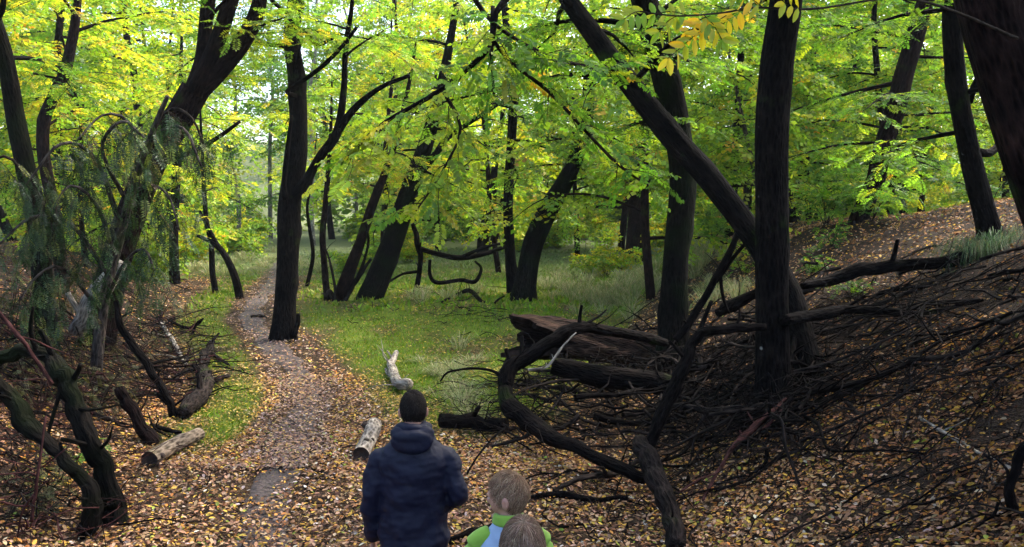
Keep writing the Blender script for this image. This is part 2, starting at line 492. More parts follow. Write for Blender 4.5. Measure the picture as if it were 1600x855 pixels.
def litter():
    r = rng_(4); A = Acc()
    for (n, y0, y1, tv, tq, s0, s1) in ((75000, 4.2, 8.6, LF_V, LF_Q, .022, .066), (120000, 8.2, 13, LQ_V, LQ_Q, .026, .068), (95000, 12.5, 30, LQ_V, LQ_Q, .036, .085)):
        x, y = in_view(r, n, y0, y1, .6)
        g = grass_mask(x, y)
        dp = np.abs(x - path_x(y))
        keep = r.random(n) < np.clip(1 - .93 * g, .07, 1) * np.clip(np.interp(y, [10, 13, 17], [1.0, .95, .85]) + dp / .8, 0, 1) * np.clip(2.6 * fbm(x * 1.3, y * 1.3, 15) - .55, np.where((x - np.interp(y, _FY, _FR) > .5) & (y < 11), .15, .62), 1)
        pile = sm(-.2, .7, x - np.interp(y, [7.5, 9, 11, 13], [1.6, .6, .2, .8])) * sm(7.6, 8.6, y) * (1 - sm(12.6, 14, y))
        lb_ = sm(.4, 1.6, np.interp(y, _FY, _FL) + .3 - x)
        keep &= r.random(n) > np.maximum(.72 * pile, .5 * lb_)
        # a bare damp patch in the middle of the path
        keep &= ~((((x + 2.45) / .19) ** 2 + ((y - 7.75) / .6) ** 2 < .15 + 1.5 * fbm(x * 5, y * 5, 64)) & (r.random(n) < .84))
        x, y = x[keep], y[keep]; k = len(x)
        z = h(x, y) + r.uniform(.006, .035, k) + .025 * (np.abs(x - path_x(y)) < .7)
        nn = normals(x, y) + r.normal(0, .33, (k, 3)); nn /= np.linalg.norm(nn, axis=1, keepdims=True)
        a = r.uniform(0, 2 * math.pi, k)
        d = np.stack([np.cos(a), np.sin(a), np.zeros(k)], -1); d -= nn * (d * nn).sum(1, keepdims=True)
        v, q = place(tv, tq, frames(d, nn), np.stack([x, y, z], -1), r.uniform(s0, s1, k))
        c = pick(r, k, LIT)
        pt = fbm(x * .9 + 4, y * .9, 27)[:, None]; c = c * (.85 + .75 * pt) * (1 + (pt - .5) * np.array([[.25, .1, -.35]]))
        on = (np.abs(x - path_x(y)) < .02 + .85 * fbm(y * 1.3, x * 2.6, 58))[:, None]; c = np.where(on & (y[:, None] > 8.2), c * .55 + np.array([[.115, .088, .088]]) * r.uniform(.5, 1.5, (k, 1)), c)
        # bank leaves browner and darkened with painted shade; grass holds mostly yellow ones
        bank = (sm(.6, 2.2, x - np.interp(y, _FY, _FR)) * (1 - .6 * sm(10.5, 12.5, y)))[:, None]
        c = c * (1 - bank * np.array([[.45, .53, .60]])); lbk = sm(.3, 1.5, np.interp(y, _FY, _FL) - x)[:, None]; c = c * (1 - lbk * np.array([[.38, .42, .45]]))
        gg = grass_mask(x, y)[:, None]
        c = c * (1 - gg) + gg * np.array([[.40, .33, .05]]) * r.uniform(.7, 1.2, (k, 1))
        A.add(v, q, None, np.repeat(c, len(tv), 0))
    v, q, _, c = A.get()
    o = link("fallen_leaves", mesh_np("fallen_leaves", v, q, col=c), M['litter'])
    tag(o, "tan brown and yellow fallen leaves covering the forest floor", "leaf litter", kind="stuff")
litter()

def grass():
    r = rng_(8); A = Acc()
    # short turf
    for (n, y0, y1, hh, ww) in ((90000, 8.2, 19, .05, .012), (60000, 19, 42, .10, .035)):
        x, y = in_view(r, n, y0, y1, .9)
        keep = r.random(n) < (grass_mask(x, y) * 1.1 - .12) * (.25 + 1.3 * fbm(x * 2.1, y * 1.6, 44))
        x, y = x[keep], y[keep]; k = len(x)
        a = r.uniform(0, 6.28, k); d = np.stack([np.cos(a), np.sin(a), np.zeros(k)], -1)
        lean = r.normal(0, .5, (k, 3)); lean[:, 2] = 1; hgt = hh * r.uniform(.4, 1.5, k)
        b = np.stack([x, y, h(x, y) - .005], -1)
        w = (ww * r.uniform(.6, 1.4, k))[:, None]
        tip = b + lean * hgt[:, None]; mid = b + lean * .5 * hgt[:, None] * [[.7, .7, 1.1]]
        v = np.stack([b - d * w, b + d * w, mid + d * w * .8, tip], 1).reshape(-1, 3)
        q = np.arange(4 * k).reshape(-1, 4)
        c = pick(r, k, [(4, (.14, .25, .016)), (3, (.19, .30, .02)), (2, (.27, .31, .03)), (.8, (.33, .29, .07))])
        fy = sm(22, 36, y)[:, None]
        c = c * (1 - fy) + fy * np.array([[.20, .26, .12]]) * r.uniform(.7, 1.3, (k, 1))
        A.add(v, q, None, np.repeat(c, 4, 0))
    v, q, _, c = A.get()
    o = link("short_grass", mesh_np("short_grass", v, q, col=c), M['grass'])
    tag(o, "short bright green grass and moss beside the path", "grass", kind="stuff")
grass()

def tuft(A, r, c0, n, hgt, spread, pal, droop=.5, w=.006):
    """blades arching from one root"""
    a = r.uniform(0, 6.28, n); rr = spread * np.sqrt(r.random(n)) * .35
    b = np.stack([c0[0] + rr * np.cos(a), c0[1] + rr * np.sin(a), np.zeros(n)], -1)
    b[:, 2] = (h(b[:, 0], b[:, 1]) - .01) if len(c0) < 3 else c0[2]
    out = np.stack([np.cos(a), np.sin(a), np.zeros(n)], -1) * (spread * r.uniform(.2, 1.0, n))[:, None]
    H = hgt * r.uniform(.5, 1.1, n)
    col = pick(r, n, pal)
    side = np.stack([-np.sin(a + r.normal(0, .8, n)), np.cos(a), np.zeros(n)], -1) * w
    P0, P1 = b, b + out * .35 + np.stack([0 * H, 0 * H, H * .6], -1)
    P2 = b + out * .8 + np.stack([0 * H, 0 * H, H * .95], -1)
    P3 = b + out * 1.25 + np.stack([0 * H, 0 * H, H * (1 - droop * r.uniform(.2, 1, n))], -1)
    v = np.stack([P0 - side, P0 + side, P1 + side, P1 - side, P2 + side * .8, P2 - side * .8, P3 + side * .2, P3 - side * .2], 1).reshape(-1, 3)
    i = (np.arange(n) * 8)[:, None]
    q = np.concatenate([i + np.array([[0, 1, 2, 3]]), i + np.array([[3, 2, 4, 5]]), i + np.array([[5, 4, 6, 7]])], 0)
    A.add(v, q, None, np.repeat(col, 8, 0))

PALE = [(3, (.36, .34, .18)), (3, (.26, .30, .13)), (1.5, (.45, .40, .25)), (2, (.16, .24, .07))]
def tall_grass():
    r = rng_(12); A = Acc()
    spots = []
    for (cx, cy_, sx, sy, n) in ((940, 465, 75, 28, 46), (1000, 440, 60, 22, 26), (880, 450, 40, 20, 14), (1120, 455, 50, 30, 14), (700, 590, 40, 34, 20), (730, 640, 30, 20, 8), (690, 462, 60, 8, 10), (1100, 400, 60, 20, 14), (950, 420, 120, 12, 20), (400, 405, 60, 14, 26), (330, 420, 40, 8, 10), (480, 420, 60, 8, 14)):
        for _ in range(n):
            g = G(cx + r.normal(0, sx * .55), cy_ + r.normal(0, sy * .55)); spots.append(g)
    for g in spots:
        f = np.clip(g[1] / 14, .6, 1.6)
        tuft(A, r, g[:2], 60, r.uniform(.22, .42) * (.6 if g[1] < 14 else 1.0), .32, PALE, .6, .0035 * f)
    v, q, _, c = A.get()
    o = link("tall_grass", mesh_np("tall_grass", v, q, col=c), M['grass'])
    tag(o, "pale straw coloured tall grass behind the log pile", "grass", kind="stuff")
tall_grass()

# ------------------------------------------------------------------ compound leaves
def compound(pairs, ll, lw, detail, droop=.22, seed=0, hang=.25):
    """a pinnate leaf one unit long: stalk along +x, leaflets in pairs, one at the tip"""
    r = rng_(seed); V, Q, n = [], [], 0
    def curve(t): return np.array([t, .03 * math.sin(3 * t + seed), -droop * t * t])
    ts = np.linspace(.16, .93, pairs)
    items = [(t, s) for t in ts for s in (-1, 1)] + [(1.0, 0)]
    for t, s in items:
        b = curve(t)
        ang = math.radians(r.uniform(58, 82)) * s
        d = np.array([math.cos(ang), math.sin(ang), -hang * r.uniform(.3, 1.6) if s else -.2]); d /= np.linalg.norm(d)
        w = np.cross(np.array([0, 0, 1.0]), d); w /= np.linalg.norm(w)
        nrm = np.cross(d, w)
        w = w * math.cos(.35 * r.normal()) + nrm * .35 * r.normal(); w /= np.linalg.norm(w)
        L_ = ll * r.uniform(.85, 1.12) * (1.0 if .25 < t < .85 else .85); W_ = lw * r.uniform(.85, 1.1)
        b = b + d * .02
        if detail >= 2:
            pts = [b, b + d * L_ * .3 + w * W_ * .5 - nrm * -.012, b + d * L_ * .72 + w * W_ * .42, b + d * L_ - nrm * .03, b + d * L_ * .72 - w * W_ * .42, b + d * L_ * .3 - w * W_ * .5 - nrm * -.012]
            V += pts; Q += [[n, n + 3, n + 2, n + 1], [n, n + 5, n + 4, n + 3]]; n += 6
        else:
            V += [b, b + d * L_ * .5 + w * W_ * .5, b + d * L_, b + d * L_ * .5 - w * W_ * .5]; Q += [[n, n + 3, n + 2, n + 1]]; n += 4
    if detail >= 1:                                   # stalk
        k = 4 if detail >= 2 else 2
        tt = np.linspace(0, 1, k + 1)
        for i in range(k):
            a, b = curve(tt[i]), curve(tt[i + 1]); o = np.array([0, .007, 0])
            V += [a - o, a + o, b + o, b - o]; Q += [[n, n + 1, n + 2, n + 3]]; n += 4
    return np.array(V), np.array(Q)

TPL = {
    'near': [compound(8, .26, .13, 2, .16, s) for s in range(4)],
    'mid': [compound(7, .27, .14, 1, .15, s + 10) for s in range(4)],
    'far': [compound(3, .42, .30, 0, .2, s + 20, .4) for s in range(4)],
    'frond': [compound(14, .20, .045, 1, .12, s + 30, .15) for s in range(3)],
}
GREEN = [(4, (.080, .20, .022)), (5, (.135, .29, .026)), (4, (.20, .35, .028)), (1.0, (.34, .42, .025)), (.12, (.50, .36, .03))]
LIME = [(3, (.13, .27, .024)), (6, (.21, .35, .028)), (4, (.30, .40, .03)), (1.0, (.46, .46, .03)), (.15, (.52, .32, .03))]
DEEP = [(5, (.05, .15, .015)), (4, (.09, .21, .015)), (2, (.15, .28, .02)), (.5, (.36, .36, .03))]
YELL = [(4, (.21, .38, .02)), (4, (.36, .46, .025)), (3, (.52, .48, .03)), (.3, (.5, .30, .03))]
DULL = [(4, (.016, .042, .012)), (3, (.026, .062, .016)), (2, (.045, .08, .018)), (1, (.11, .13, .03)), (.4, (.13, .09, .04)), (.5, (.2, .24, .03))]

class Leaves:
    def __init__(s): s.p, s.d, s.u, s.s, s.c = [], [], [], [], []
    def add(s, p, d, u, sc, c): s.p.append(p); s.d.append(d); s.u.append(u); s.s.append(sc); s.c.append(c)
    def count(s): return sum(len(x) for x in s.p)
    def build(s, kind, seed):
        r = rng_(seed); A = Acc()
        p, d, u, sc, c = [np.concatenate(x) for x in (s.p, s.d, s.u, s.s, s.c)]
        R = frames(d, u); w = r.integers(0, len(TPL[kind]), len(p))
        for k, (tv, tq) in enumerate(TPL[kind]):
            m = w == k
            if not m.any(): continue
            v, q = place(tv, tq, R[m], p[m], sc[m])
            per = np.repeat(c[m], len(tv), 0).reshape(-1, len(tv), 3)
            # every leaflet a little different from its neighbours
            vl = 6 if kind == 'near' else 4
            nl = -(-len(tv) // vl)
            j = np.repeat(r.uniform(.78, 1.22, (m.sum(), nl)), vl, 1)[:, :len(tv), None]
            A.add(v, q, None, (per * j).reshape(-1, 3))
        return A.get()

def _build2(s, kind, seed):
    """leaves high above the lens are coarser and fewer"""
    if kind in ('far', 'frond'): return s.build(kind, seed)
    p = np.concatenate(s.p); rel = p - CAM; cp, sp_ = math.cos(PITCH), math.sin(PITCH)
    zf = rel[:, 1] * cp - rel[:, 2] * sp_; zu = rel[:, 1] * sp_ + rel[:, 2] * cp
    px = W0 / 2 + FPX * rel[:, 0] / np.maximum(zf, .1); py = H0 / 2 - FPX * zu / np.maximum(zf, .1)
    out = (py < -90) | (px < -140) | (px > 1740) | (zf < .5)
    A = Acc(); r = rng_(seed + 1)
    for sel, kd, f in ((~out, kind, 1.0), (out & (r.random(len(p)) < .36), 'far', 1.25)):
        if not sel.any(): continue
        t = Leaves(); t.add(p[sel], np.concatenate(s.d)[sel], np.concatenate(s.u)[sel], np.concatenate(s.s)[sel] * f, np.concatenate(s.c)[sel])
        v, q, _, c = t.build(kd, seed); A.add(v, q, None, c)
    return A.get()
Leaves.build2 = _build2

def rotz(v, a):
    c, s = np.cos(a), np.sin(a)
    return np.stack([v[..., 0] * c - v[..., 1] * s, v[..., 0] * s + v[..., 1] * c, v[..., 2]], -1)

def sway(r, start, d, L, n=7, bend=.16, sag=.05, lift=0.0):
    pts = [np.array(start, float)]; d = np.array(d, float); d /= np.linalg.norm(d)
    for i in range(n):
        d = d + r.normal(0, bend, 3) * [1, 1, .6] + np.array([0, 0, lift - sag * (i + 1)]); d /= np.linalg.norm(d)
        pts.append(pts[-1] + d * L / n)
    return np.array(pts)

def leafy(r, LV, TW, line, n_tw, tl, pal, size, t0=.2, flat=.75, droop=.035, gap=.07, tw_r=.006, side=None):
    """twigs with alternate compound leaves along a limb"""
    p = line[:, :3]; m = len(p)
    tang = np.gradient(p, axis=0); tang /= np.linalg.norm(tang, axis=1, keepdims=True) + 1e-9
    for k in range(n_tw + 1):
        t = t0 + (1 - t0) * (k + r.uniform(-.3, .3)) / max(n_tw, 1); t = min(max(t, .02), 1)
        i = min(int(t * (m - 1)), m - 1)
        base = p[i]; d = tang[i].copy()
        sgn = 1 if k % 2 else -1
        if k == n_tw: a = 0
        else: a = sgn * math.radians(r.uniform(35, 85))
        d = rotz(d, a); d[2] = d[2] * (1 - flat) + r.uniform(-.3, .3)
        L = tl * r.uniform(.6, 1.25) * (1.15 - .45 * t)
        tp = sway(r, base, d, L, 5, .13, droop)
        tc = cr(np.column_stack([tp, np.linspace(tw_r, tw_r * .35, 6)]), n=1)
        v, q, b = tube(tc, 3, 0, 0, 0, cap=False); TW.add(v, q, b)
        nl = max(3, int(L / gap))
        tt = np.linspace(.12, 1, nl); j = tt * (len(tp) - 1); j0 = np.minimum(j.astype(int), len(tp) - 2); fr = (j - j0)[:, None]
        lp = tp[j0] * (1 - fr) + tp[j0 + 1] * fr
        td = tp[j0 + 1] - tp[j0]; td /= np.linalg.norm(td, axis=1, keepdims=True) + 1e-9
        s2 = np.where(np.arange(nl) % 2, 1, -1) * np.radians(r.uniform(35, 75, nl)); s2[-1] = 0
        ld = rotz(td, s2); ld[:, 2] = ld[:, 2] * .4 + r.normal(-.07, .2, nl)
        up = np.tile([[0, 0, 1.0]], (nl, 1)) + r.normal(0, .35, (nl, 3))
        LV.add(lp, ld, up, size * r.uniform(.7, 1.2, nl), pick(r, nl, pal) * r.uniform(.8, 1.2))

def tree_parts(root, origin, trunk, limbs, twigs, leaves, bark, kind, seed, seg=20, leafm=None, ridge=.05, flare=.5, lump=.03):
    step = max(.06, trunk[:, 3].max() * .45)
    v, q, b = tube(cr(trunk, step), seg, lump, ridge, seed, flare)
    part("trunk", root, v, q, bark, origin, vec=b, smooth=True)
    for k, l in enumerate(limbs):
        rr = l[:, 3].max()
        v, q, b = tube(cr(l, max(.14, rr * 1.5)), 10 if rr > .05 else 5, .08, .03 if rr > .05 else 0, seed * 31 + k)
        part("limb", root, v, q, bark if rr > .03 else M['twig'], origin, vec=b, smooth=True)
    if twigs is not None and twigs.n:
        v, q, b, _ = twigs.get()
        o = part("twigs", root, v, q, M['twig'], origin, vec=b); o["kind"] = "stuff"
    if leaves is not None and leaves.p:
        v, q, _, c = leaves.build2(kind, seed)
        o = part("crown", root, v, q, leafm or M['leaf'], origin, col=c); o["kind"] = "stuff"

def auto_limbs(r, trunk, n, zlo, zhi, L, pal, size, LV, TW, az=None, tw=None, tl=.9, rise=.25, sag=.035, gap=.075):
    """boughs from the trunk between two heights; az = list of (centre, spread) in degrees"""
    line = cr(trunk, .2); out = []
    ok = np.where((line[:, 2] > zlo) & (line[:, 2] < zhi))[0]
    if len(ok) == 0: return out
    for k in range(n):
        i = ok[int(len(ok) * (k + r.random()) / n) if len(ok) > 1 else 0]
        b = line[i]
        if az: c, s = az[int(r.integers(len(az)))]; a = math.radians(r.normal(c, s))
        else: a = k * 2.4 + r.uniform(-.5, .5)
        ln = r.uniform(*L)
        d = np.array([math.sin(a), math.cos(a), rise + r.uniform(-.15, .3)])
        pts = sway(r, b[:3], d, ln, 7, .13, sag)
        r0 = min(b[3] * .45, .018 + ln * .011)
        l = np.column_stack([pts, np.linspace(r0, .006, len(pts))])
        out.append(l)
        leafy(r, LV, TW, cr(l, n=3), tw or int(4 + ln * 3.6), tl, pal, size, .22, gap=gap)
    return out

TREES = []
def px_trunk(pts, d0, d1, base=True, sink=.35, top=None, top_r=.35, lean=.35, r=None):
    """trunk centre line from (px, py, width in px) rows, base first; distance runs from d0 to d1"""
    rows = []; n = len(pts)
    for i, (px, py, w) in enumerate(pts):
        d = d0 + (d1 - d0) * i / max(n - 1, 1)
        p = P(px, py, d); rows.append([*p, .45 * w * d / FPX])
    rows = np.array(rows)
    if base:
        b = rows[0].copy(); g = hz(b[0], b[1])
        low = b.copy(); low[2] = min(g, b[2]) - sink; low[:2] += (b[:2] - rows[1][:2]) * .1
        rows = np.vstack([low, rows])
    if top:
        d = rows[-1][:3] - rows[-2][:3]; d /= np.linalg.norm(d)
        p, rad = rows[-1][:3].copy(), rows[-1][3]
        k = 4; step = (top - p[2]) / k / max(.5, d[2])
        if top > p[2]:
            ext = []
            for i in range(k):
                d = d * (1 - .18) + np.array([r.normal(0, .12) * lean if r is not None else 0, r.normal(0, .12) * lean if r is not None else 0, 1]) * .18
                d /= np.linalg.norm(d); p = p + d * step; ext.append([*p, rad * (1 - (1 - top_r) * (i + 1) / k)])
            rows = np.vstack([rows, ext])
    return rows

def tree(name, label, pts, d0, d1=None, bark='bark', top=9.0, forks=(), crown=None, extra=(), seed=1, seg=20, cat="tree", group=None, kind='mid', leafm=None, flare=.55, ridge=.05, extra_leaf=()):
    r = rng_(seed); d1 = d0 if d1 is None else d1
    tr = px_trunk(pts, d0, d1, top=top, r=r)
    g = tr[0].copy(); origin = np.array([tr[1][0], tr[1][1], hz(tr[1][0], tr[1][1])])
    root = empty(name, origin); tag(root, label, cat, group)
    LV, TW = Leaves(), Acc(); limbs = []
    for f in forks:                                        # (rows px,py,w ; d0 ; d1 ; top)
        fl = px_trunk(f[0], f[1], f[2], base=False, top=f[3], r=r); limbs.append(fl)
    for c in (crown or []):
        src = tr if c.get('on') is None else limbs[c['on']]
        limbs += auto_limbs(r, src, c['n'], c['z'][0], c['z'][1], c.get('L', (1.6, 3.2)), c.get('pal', GREEN), c.get('size', .23), LV, TW, c.get('az'), c.get('tw'), c.get('tl', .9), c.get('rise', .2), c.get('sag', .018), c.get('gap', .075))
    for e in extra:                                        # limbs drawn by hand: rows px,py,d,w_px ; twigs
        l = np.array([[*P(a, b, d), .5 * w * d / FPX] for a, b, d, w in e['pts']])
        limbs.append(l)
        if e.get('tw'): leafy(r, LV, TW, cr(l, n=5), e['tw'], e.get('tl', .6), e.get('pal', GREEN), e.get('size', .24), e.get('t0', .2), gap=e.get('gap', .07), droop=e.get('droop', .04), flat=e.get('flat', .75))
    tree_parts(root, origin, tr, limbs, TW, LV, M[bark], kind, seed, seg, leafm, ridge, flare)
    TREES.append((origin[0], origin[1], tr[:, 3].max()))
    return root, tr, limbs

# ------------------------------------------------------------------ the trees one can tell apart
def gd(px, py): return float(G(px, py)[1])

# forked tree on the grass beside the path
d = gd(443, 531)
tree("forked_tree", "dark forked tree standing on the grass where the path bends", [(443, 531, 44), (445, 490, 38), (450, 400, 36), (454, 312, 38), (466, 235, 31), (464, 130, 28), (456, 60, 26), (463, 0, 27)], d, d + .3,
     top=10.5, forks=[([(462, 305, 22), (478, 285, 18), (500, 247, 16), (527, 206, 16), (536, 150, 12), (540, 75, 10), (548, 20, 8)], d, d - .4, 8.5),
                      ([(530, 203, 14), (552, 171, 12), (596, 136, 8), (640, 118, 6)], d - .2, d - 1, None),
                      ([(447, 312, 11), (444, 290, 10), (450, 226, 8), (456, 180, 5)], d - .2, d - .3, None),
                      ([(462, 150, 9), (448, 143, 8), (480, 122, 8), (521, 88, 7), (560, 40, 5)], d - .3, d - 1.2, None),
                      ([(464, 45, 12), (482, 55, 9), (497, 70, 7), (520, 60, 5)], d - .2, d - .8, None)],
     crown=[dict(n=12, z=(4.6, 10), L=(1.6, 3.2), pal=LIME, rise=.05), dict(n=4, z=(4, 8), on=0, L=(1.2, 2.2), pal=GREEN)], seed=11, seg=24, flare=.5)

# right hand pair: the tall near trunk, the upright behind it and the leaner that crosses it
dL = gd(1207, 642)
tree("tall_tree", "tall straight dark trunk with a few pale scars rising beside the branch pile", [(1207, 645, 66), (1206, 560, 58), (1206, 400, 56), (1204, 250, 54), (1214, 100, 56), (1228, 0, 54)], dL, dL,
     top=10, forks=[], bark='bark_scar',
     crown=[dict(n=13, z=(5.9, 9.8), L=(2, 4.2), pal=GREEN, az=[(90, 60), (-70, 50), (0, 50)])],
     extra=[dict(pts=[(1225, -60, dL, 30), (1020, -110, 7.8, 22), (850, -50, 7.2, 15), (775, 20, 6.9, 10), (768, 70, 6.8, 8), (690, 140, 6.7, 7), (600, 192, 6.6, 6), (540, 250, 6.5, 4)], tw=18, tl=.55, size=.21, pal=LIME, t0=.5, droop=.06),
            dict(pts=[(770, 10, 6.9, 7), (768, 80, 6.8, 6), (772, 150, 6.7, 4)], tw=3, tl=.4, size=.22, pal=GREEN),
            dict(pts=[(690, 140, 6.7, 6), (720, 200, 6.6, 5), (690, 270, 6.5, 4), (650, 330, 6.4, 3)], tw=7, tl=.42, size=.22, pal=LIME, droop=.09),
            dict(pts=[(768, 60, 6.8, 7), (800, 98, 7.0, 6), (860, 146, 7.2, 6), (916, 206, 7.4, 5), (966, 257, 7.6, 5), (1003, 284, 7.8, 4)], tw=12, tl=.5, size=.23, pal=GREEN, droop=.06),
            dict(pts=[(735, -10, 7.0, 8), (775, 40, 7.1, 7), (850, 85, 7.3, 6), (905, 102, 7.5, 6), (955, 106, 7.7, 4)], tw=9, tl=.5, size=.23, pal=GREEN)],
     seed=12, seg=28, kind='near')

dJ = gd(1052, 566)
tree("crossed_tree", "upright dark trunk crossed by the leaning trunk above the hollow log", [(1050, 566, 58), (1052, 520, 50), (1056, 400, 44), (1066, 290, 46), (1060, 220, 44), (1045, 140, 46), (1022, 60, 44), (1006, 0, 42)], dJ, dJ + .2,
     bark='bark_moss', top=9.5, crown=[dict(n=12, z=(4.6, 9.5), L=(1.6, 3.4), pal=GREEN)], seed=13, seg=24)

dK = gd(1288, 585)
tree("leaning_tree", "dark trunk leaning left from behind the tall straight trunk", [(1264, 592, 46), (1250, 520, 42), (1228, 450, 42), (1180, 374, 43), (1110, 282, 41), (1052, 217, 38), (985, 132, 36), (940, 72, 34), (888, 0, 30)], dK, dJ - .75,
     top=8.5, crown=[dict(n=12, z=(3.8, 8.5), L=(1.4, 3.2), pal=GREEN, rise=.1)], seed=14, seg=24)

# right bank
dM = gd(1342, 347)
tree("bank_tree", "slender dark trunk leaning right on the ridge of the leafy bank", [(1338, 350, 26), (1352, 318, 27), (1367, 282, 30), (1377, 236, 30), (1401, 166, 33), (1417, 100, 31), (1447, 0, 28)], dM, dM, bark='bark_red',
     top=10, crown=[dict(n=14, z=(3.2, 9), L=(1.8, 3.4), pal=GREEN, rise=-.05)], seed=15)
dN = gd(1425, 328)
tree("bank_sapling", "short thin dark trunk leaning right at the bank's crest", [(1425, 330, 18), (1450, 272, 18), (1474, 222, 17), (1500, 160, 14)], dN, dN, top=6.5,
     crown=[dict(n=7, z=(3.6, 6.5), L=(1.4, 2.6), pal=LIME, rise=0)], seed=16)
dO = gd(1547, 380)
tree("curved_tree", "dark curved trunk on the bank above the hanging grass tuft", [(1548, 380, 42), (1541, 345, 36), (1527, 292, 34), (1507, 205, 32), (1494, 126, 32), (1487, 30, 30), (1490, 0, 28)], dO, dO, top=8.5,
     forks=[([(1512, 160, 14), (1522, 135, 12), (1532, 112, 9), (1540, 80, 7)], dO, dO, None), ([(1520, 235, 14), (1545, 240, 14), (1562, 225, 12), (1575, 200, 9)], dO, dO + .6, None)],
     crown=[dict(n=7, z=(3.8, 8), L=(1.2, 2.6), pal=GREEN, rise=0)], seed=17, seg=22)
rP, trP, lbP = tree("thick_tree", "thick near trunk leaning across the top right corner", [(1700, 470, 112), (1650, 330, 104), (1602, 190, 100), (1572, 90, 104), (1545, 0, 100)], 5.6, 5.6, top=8.0, bark='bark_red',
     crown=[dict(n=5, z=(5.6, 8), L=(1.5, 2.6), pal=GREEN, az=[(90, 60)])], seed=18, seg=32, kind='near')

# middle distance
dE = gd(578, 466)
tree("mossy_leaner", "thick mossy trunk leaning right behind the dead stems", [(577, 467, 40), (592, 432, 38), (612, 380, 36), (630, 325, 34), (645, 280, 30), (662, 235, 25), (676, 190, 22)], dE, dE, bark='bark_moss', top=8.5,
     forks=[([(640, 300, 16), (660, 265, 14), (682, 240, 12), (700, 215, 9), (760, 175, 6), (800, 150, 5)], dE, dE - .8, None)],
     crown=[dict(n=11, z=(2.9, 8.5), L=(1.5, 3.0), pal=LIME, rise=0)], seed=19, flare=.35)
dF = gd(528, 470)
tree("reddish_stem", "slim reddish trunk leaning right beside the mossy leaner", [(527, 472, 24), (545, 425, 22), (562, 380, 18), (580, 325, 16), (598, 280, 13), (612, 240, 11)], dF, dF, bark='bark_red', top=7,
     crown=[dict(n=6, z=(3.4, 7), L=(1.2, 2.4), pal=YELL, rise=0)], seed=20, flare=.3)
tree("thin_sapling", "thin upright grey stem left of the reddish leaning trunk", [(512, 474, 13), (507, 420, 11), (504, 370, 11), (508, 325, 10), (512, 280, 9)], dF, dF, bark='bark_red', top=6,
     crown=[dict(n=5, z=(3.4, 6), L=(1.0, 2.0), pal=YELL, rise=0)], seed=21, flare=.2, seg=12)
dG = gd(800, 462)
tree("upright_tree", "straight slim dark trunk just left of the mossy curved trunk", [(801, 463, 20), (797, 400, 18), (794, 330, 17), (796, 270, 16), (801, 190, 15), (800, 130, 14), (793, 60, 13)], dG, dG, top=10,
     crown=[dict(n=9, z=(3.8, 10), L=(1.4, 3.0), pal=GREEN, rise=0)], seed=22)
dH = gd(822, 470)
tree("mossy_curved_tree", "green mossy trunk curving right behind the hollow log's end", [(818, 471, 42), (822, 435, 36), (834, 380, 35), (856, 330, 33), (882, 285, 28), (903, 240, 25), (916, 190, 22), (920, 120, 18)], dH, dH, bark='bark_moss', top=9,
     crown=[dict(n=11, z=(2.7, 9), L=(1.5, 3.0), pal=LIME, rise=0)], seed=23)
dI = gd(990, 413)
tree("dark_tree", "straight dark trunk standing in pale grass behind the crossed trunks", [(989, 414, 30), (992, 370, 27), (995, 300, 25), (995, 220, 24), (998, 150, 23), (1002, 90, 20)], dI, dI, bark='bark_red', top=13,
     crown=[dict(n=14, z=(3.2, 12), L=(1.8, 3.6), pal=LIME, rise=0, gap=.09)], seed=24)
dX = gd(757, 372)
tree("leaning_stump_tree", "small mossy trunk leaning right behind the fallen branches", [(755, 372, 20), (763, 335, 18), (768, 310, 17), (772, 270, 12), (780, 220, 9)], min(dX, 38), min(dX, 38), bark='bark_moss', top=9,
     crown=[dict(n=6, z=(4, 9), L=(1.5, 2.8), pal=LIME, rise=0, gap=.1)], seed=25, seg=12, kind='far')

# left side
dC = gd(150, 540)
tree("multi_stem_tree", "large reddish trunk splitting into three stems at upper left", [(150, 545, 52), (172, 440, 48), (200, 350, 45), (240, 252, 43), (278, 190, 44), (306, 140, 44)], dC, dC, bark='bark_red', top=None,
     forks=[([(300, 150, 30), (316, 100, 27), (320, 50, 24), (324, 0, 23)], dC, dC, 8.5),
            ([(303, 148, 30), (326, 95, 28), (348, 40, 26), (362, 0, 25)], dC - .1, dC - .1, 8.5),
            ([(300, 152, 32), (340, 112, 30), (376, 70, 28), (398, 30, 26), (408, -10, 24)], dC, dC, 8.5),
            ([(255, 250, 11), (300, 238, 8), (340, 215, 7), (375, 190, 5)], dC - .2, dC - .5, None)],
     crown=[dict(n=6, z=(4.8, 8.5), on=0, L=(1.5, 3), pal=GREEN), dict(n=6, z=(4.8, 8.5), on=2, L=(1.5, 3), pal=LIME)], seed=26, seg=24, ridge=.07)
dA = gd(78, 560)
tree("dark_left_tree", "near black trunk curving up at the left edge of the clearing", [(78, 565, 38), (70, 480, 32), (66, 430, 32), (60, 352, 33), (44, 277, 30), (26, 191, 29), (8, 90, 27), (-15, 20, 26)], dA, dA, bark='bark_moss', top=8.5,
     crown=[dict(n=6, z=(4.6, 8.5), L=(1.5, 3), pal=GREEN)], seed=27, seg=22)
dB = gd(72, 440)
tree("bent_tree", "slim reddish trunk bending right behind the dark left trunk", [(100, 445, 22), (84, 330, 20), (68, 240, 20), (70, 188, 20), (82, 155, 19), (102, 112, 18), (113, 62, 16), (118, 30, 14)], dB, dB, bark='bark_red', top=9,
     crown=[dict(n=7, z=(4.2, 9), L=(1.4, 2.8), pal=YELL)], seed=28)
dQ = gd(374, 467)
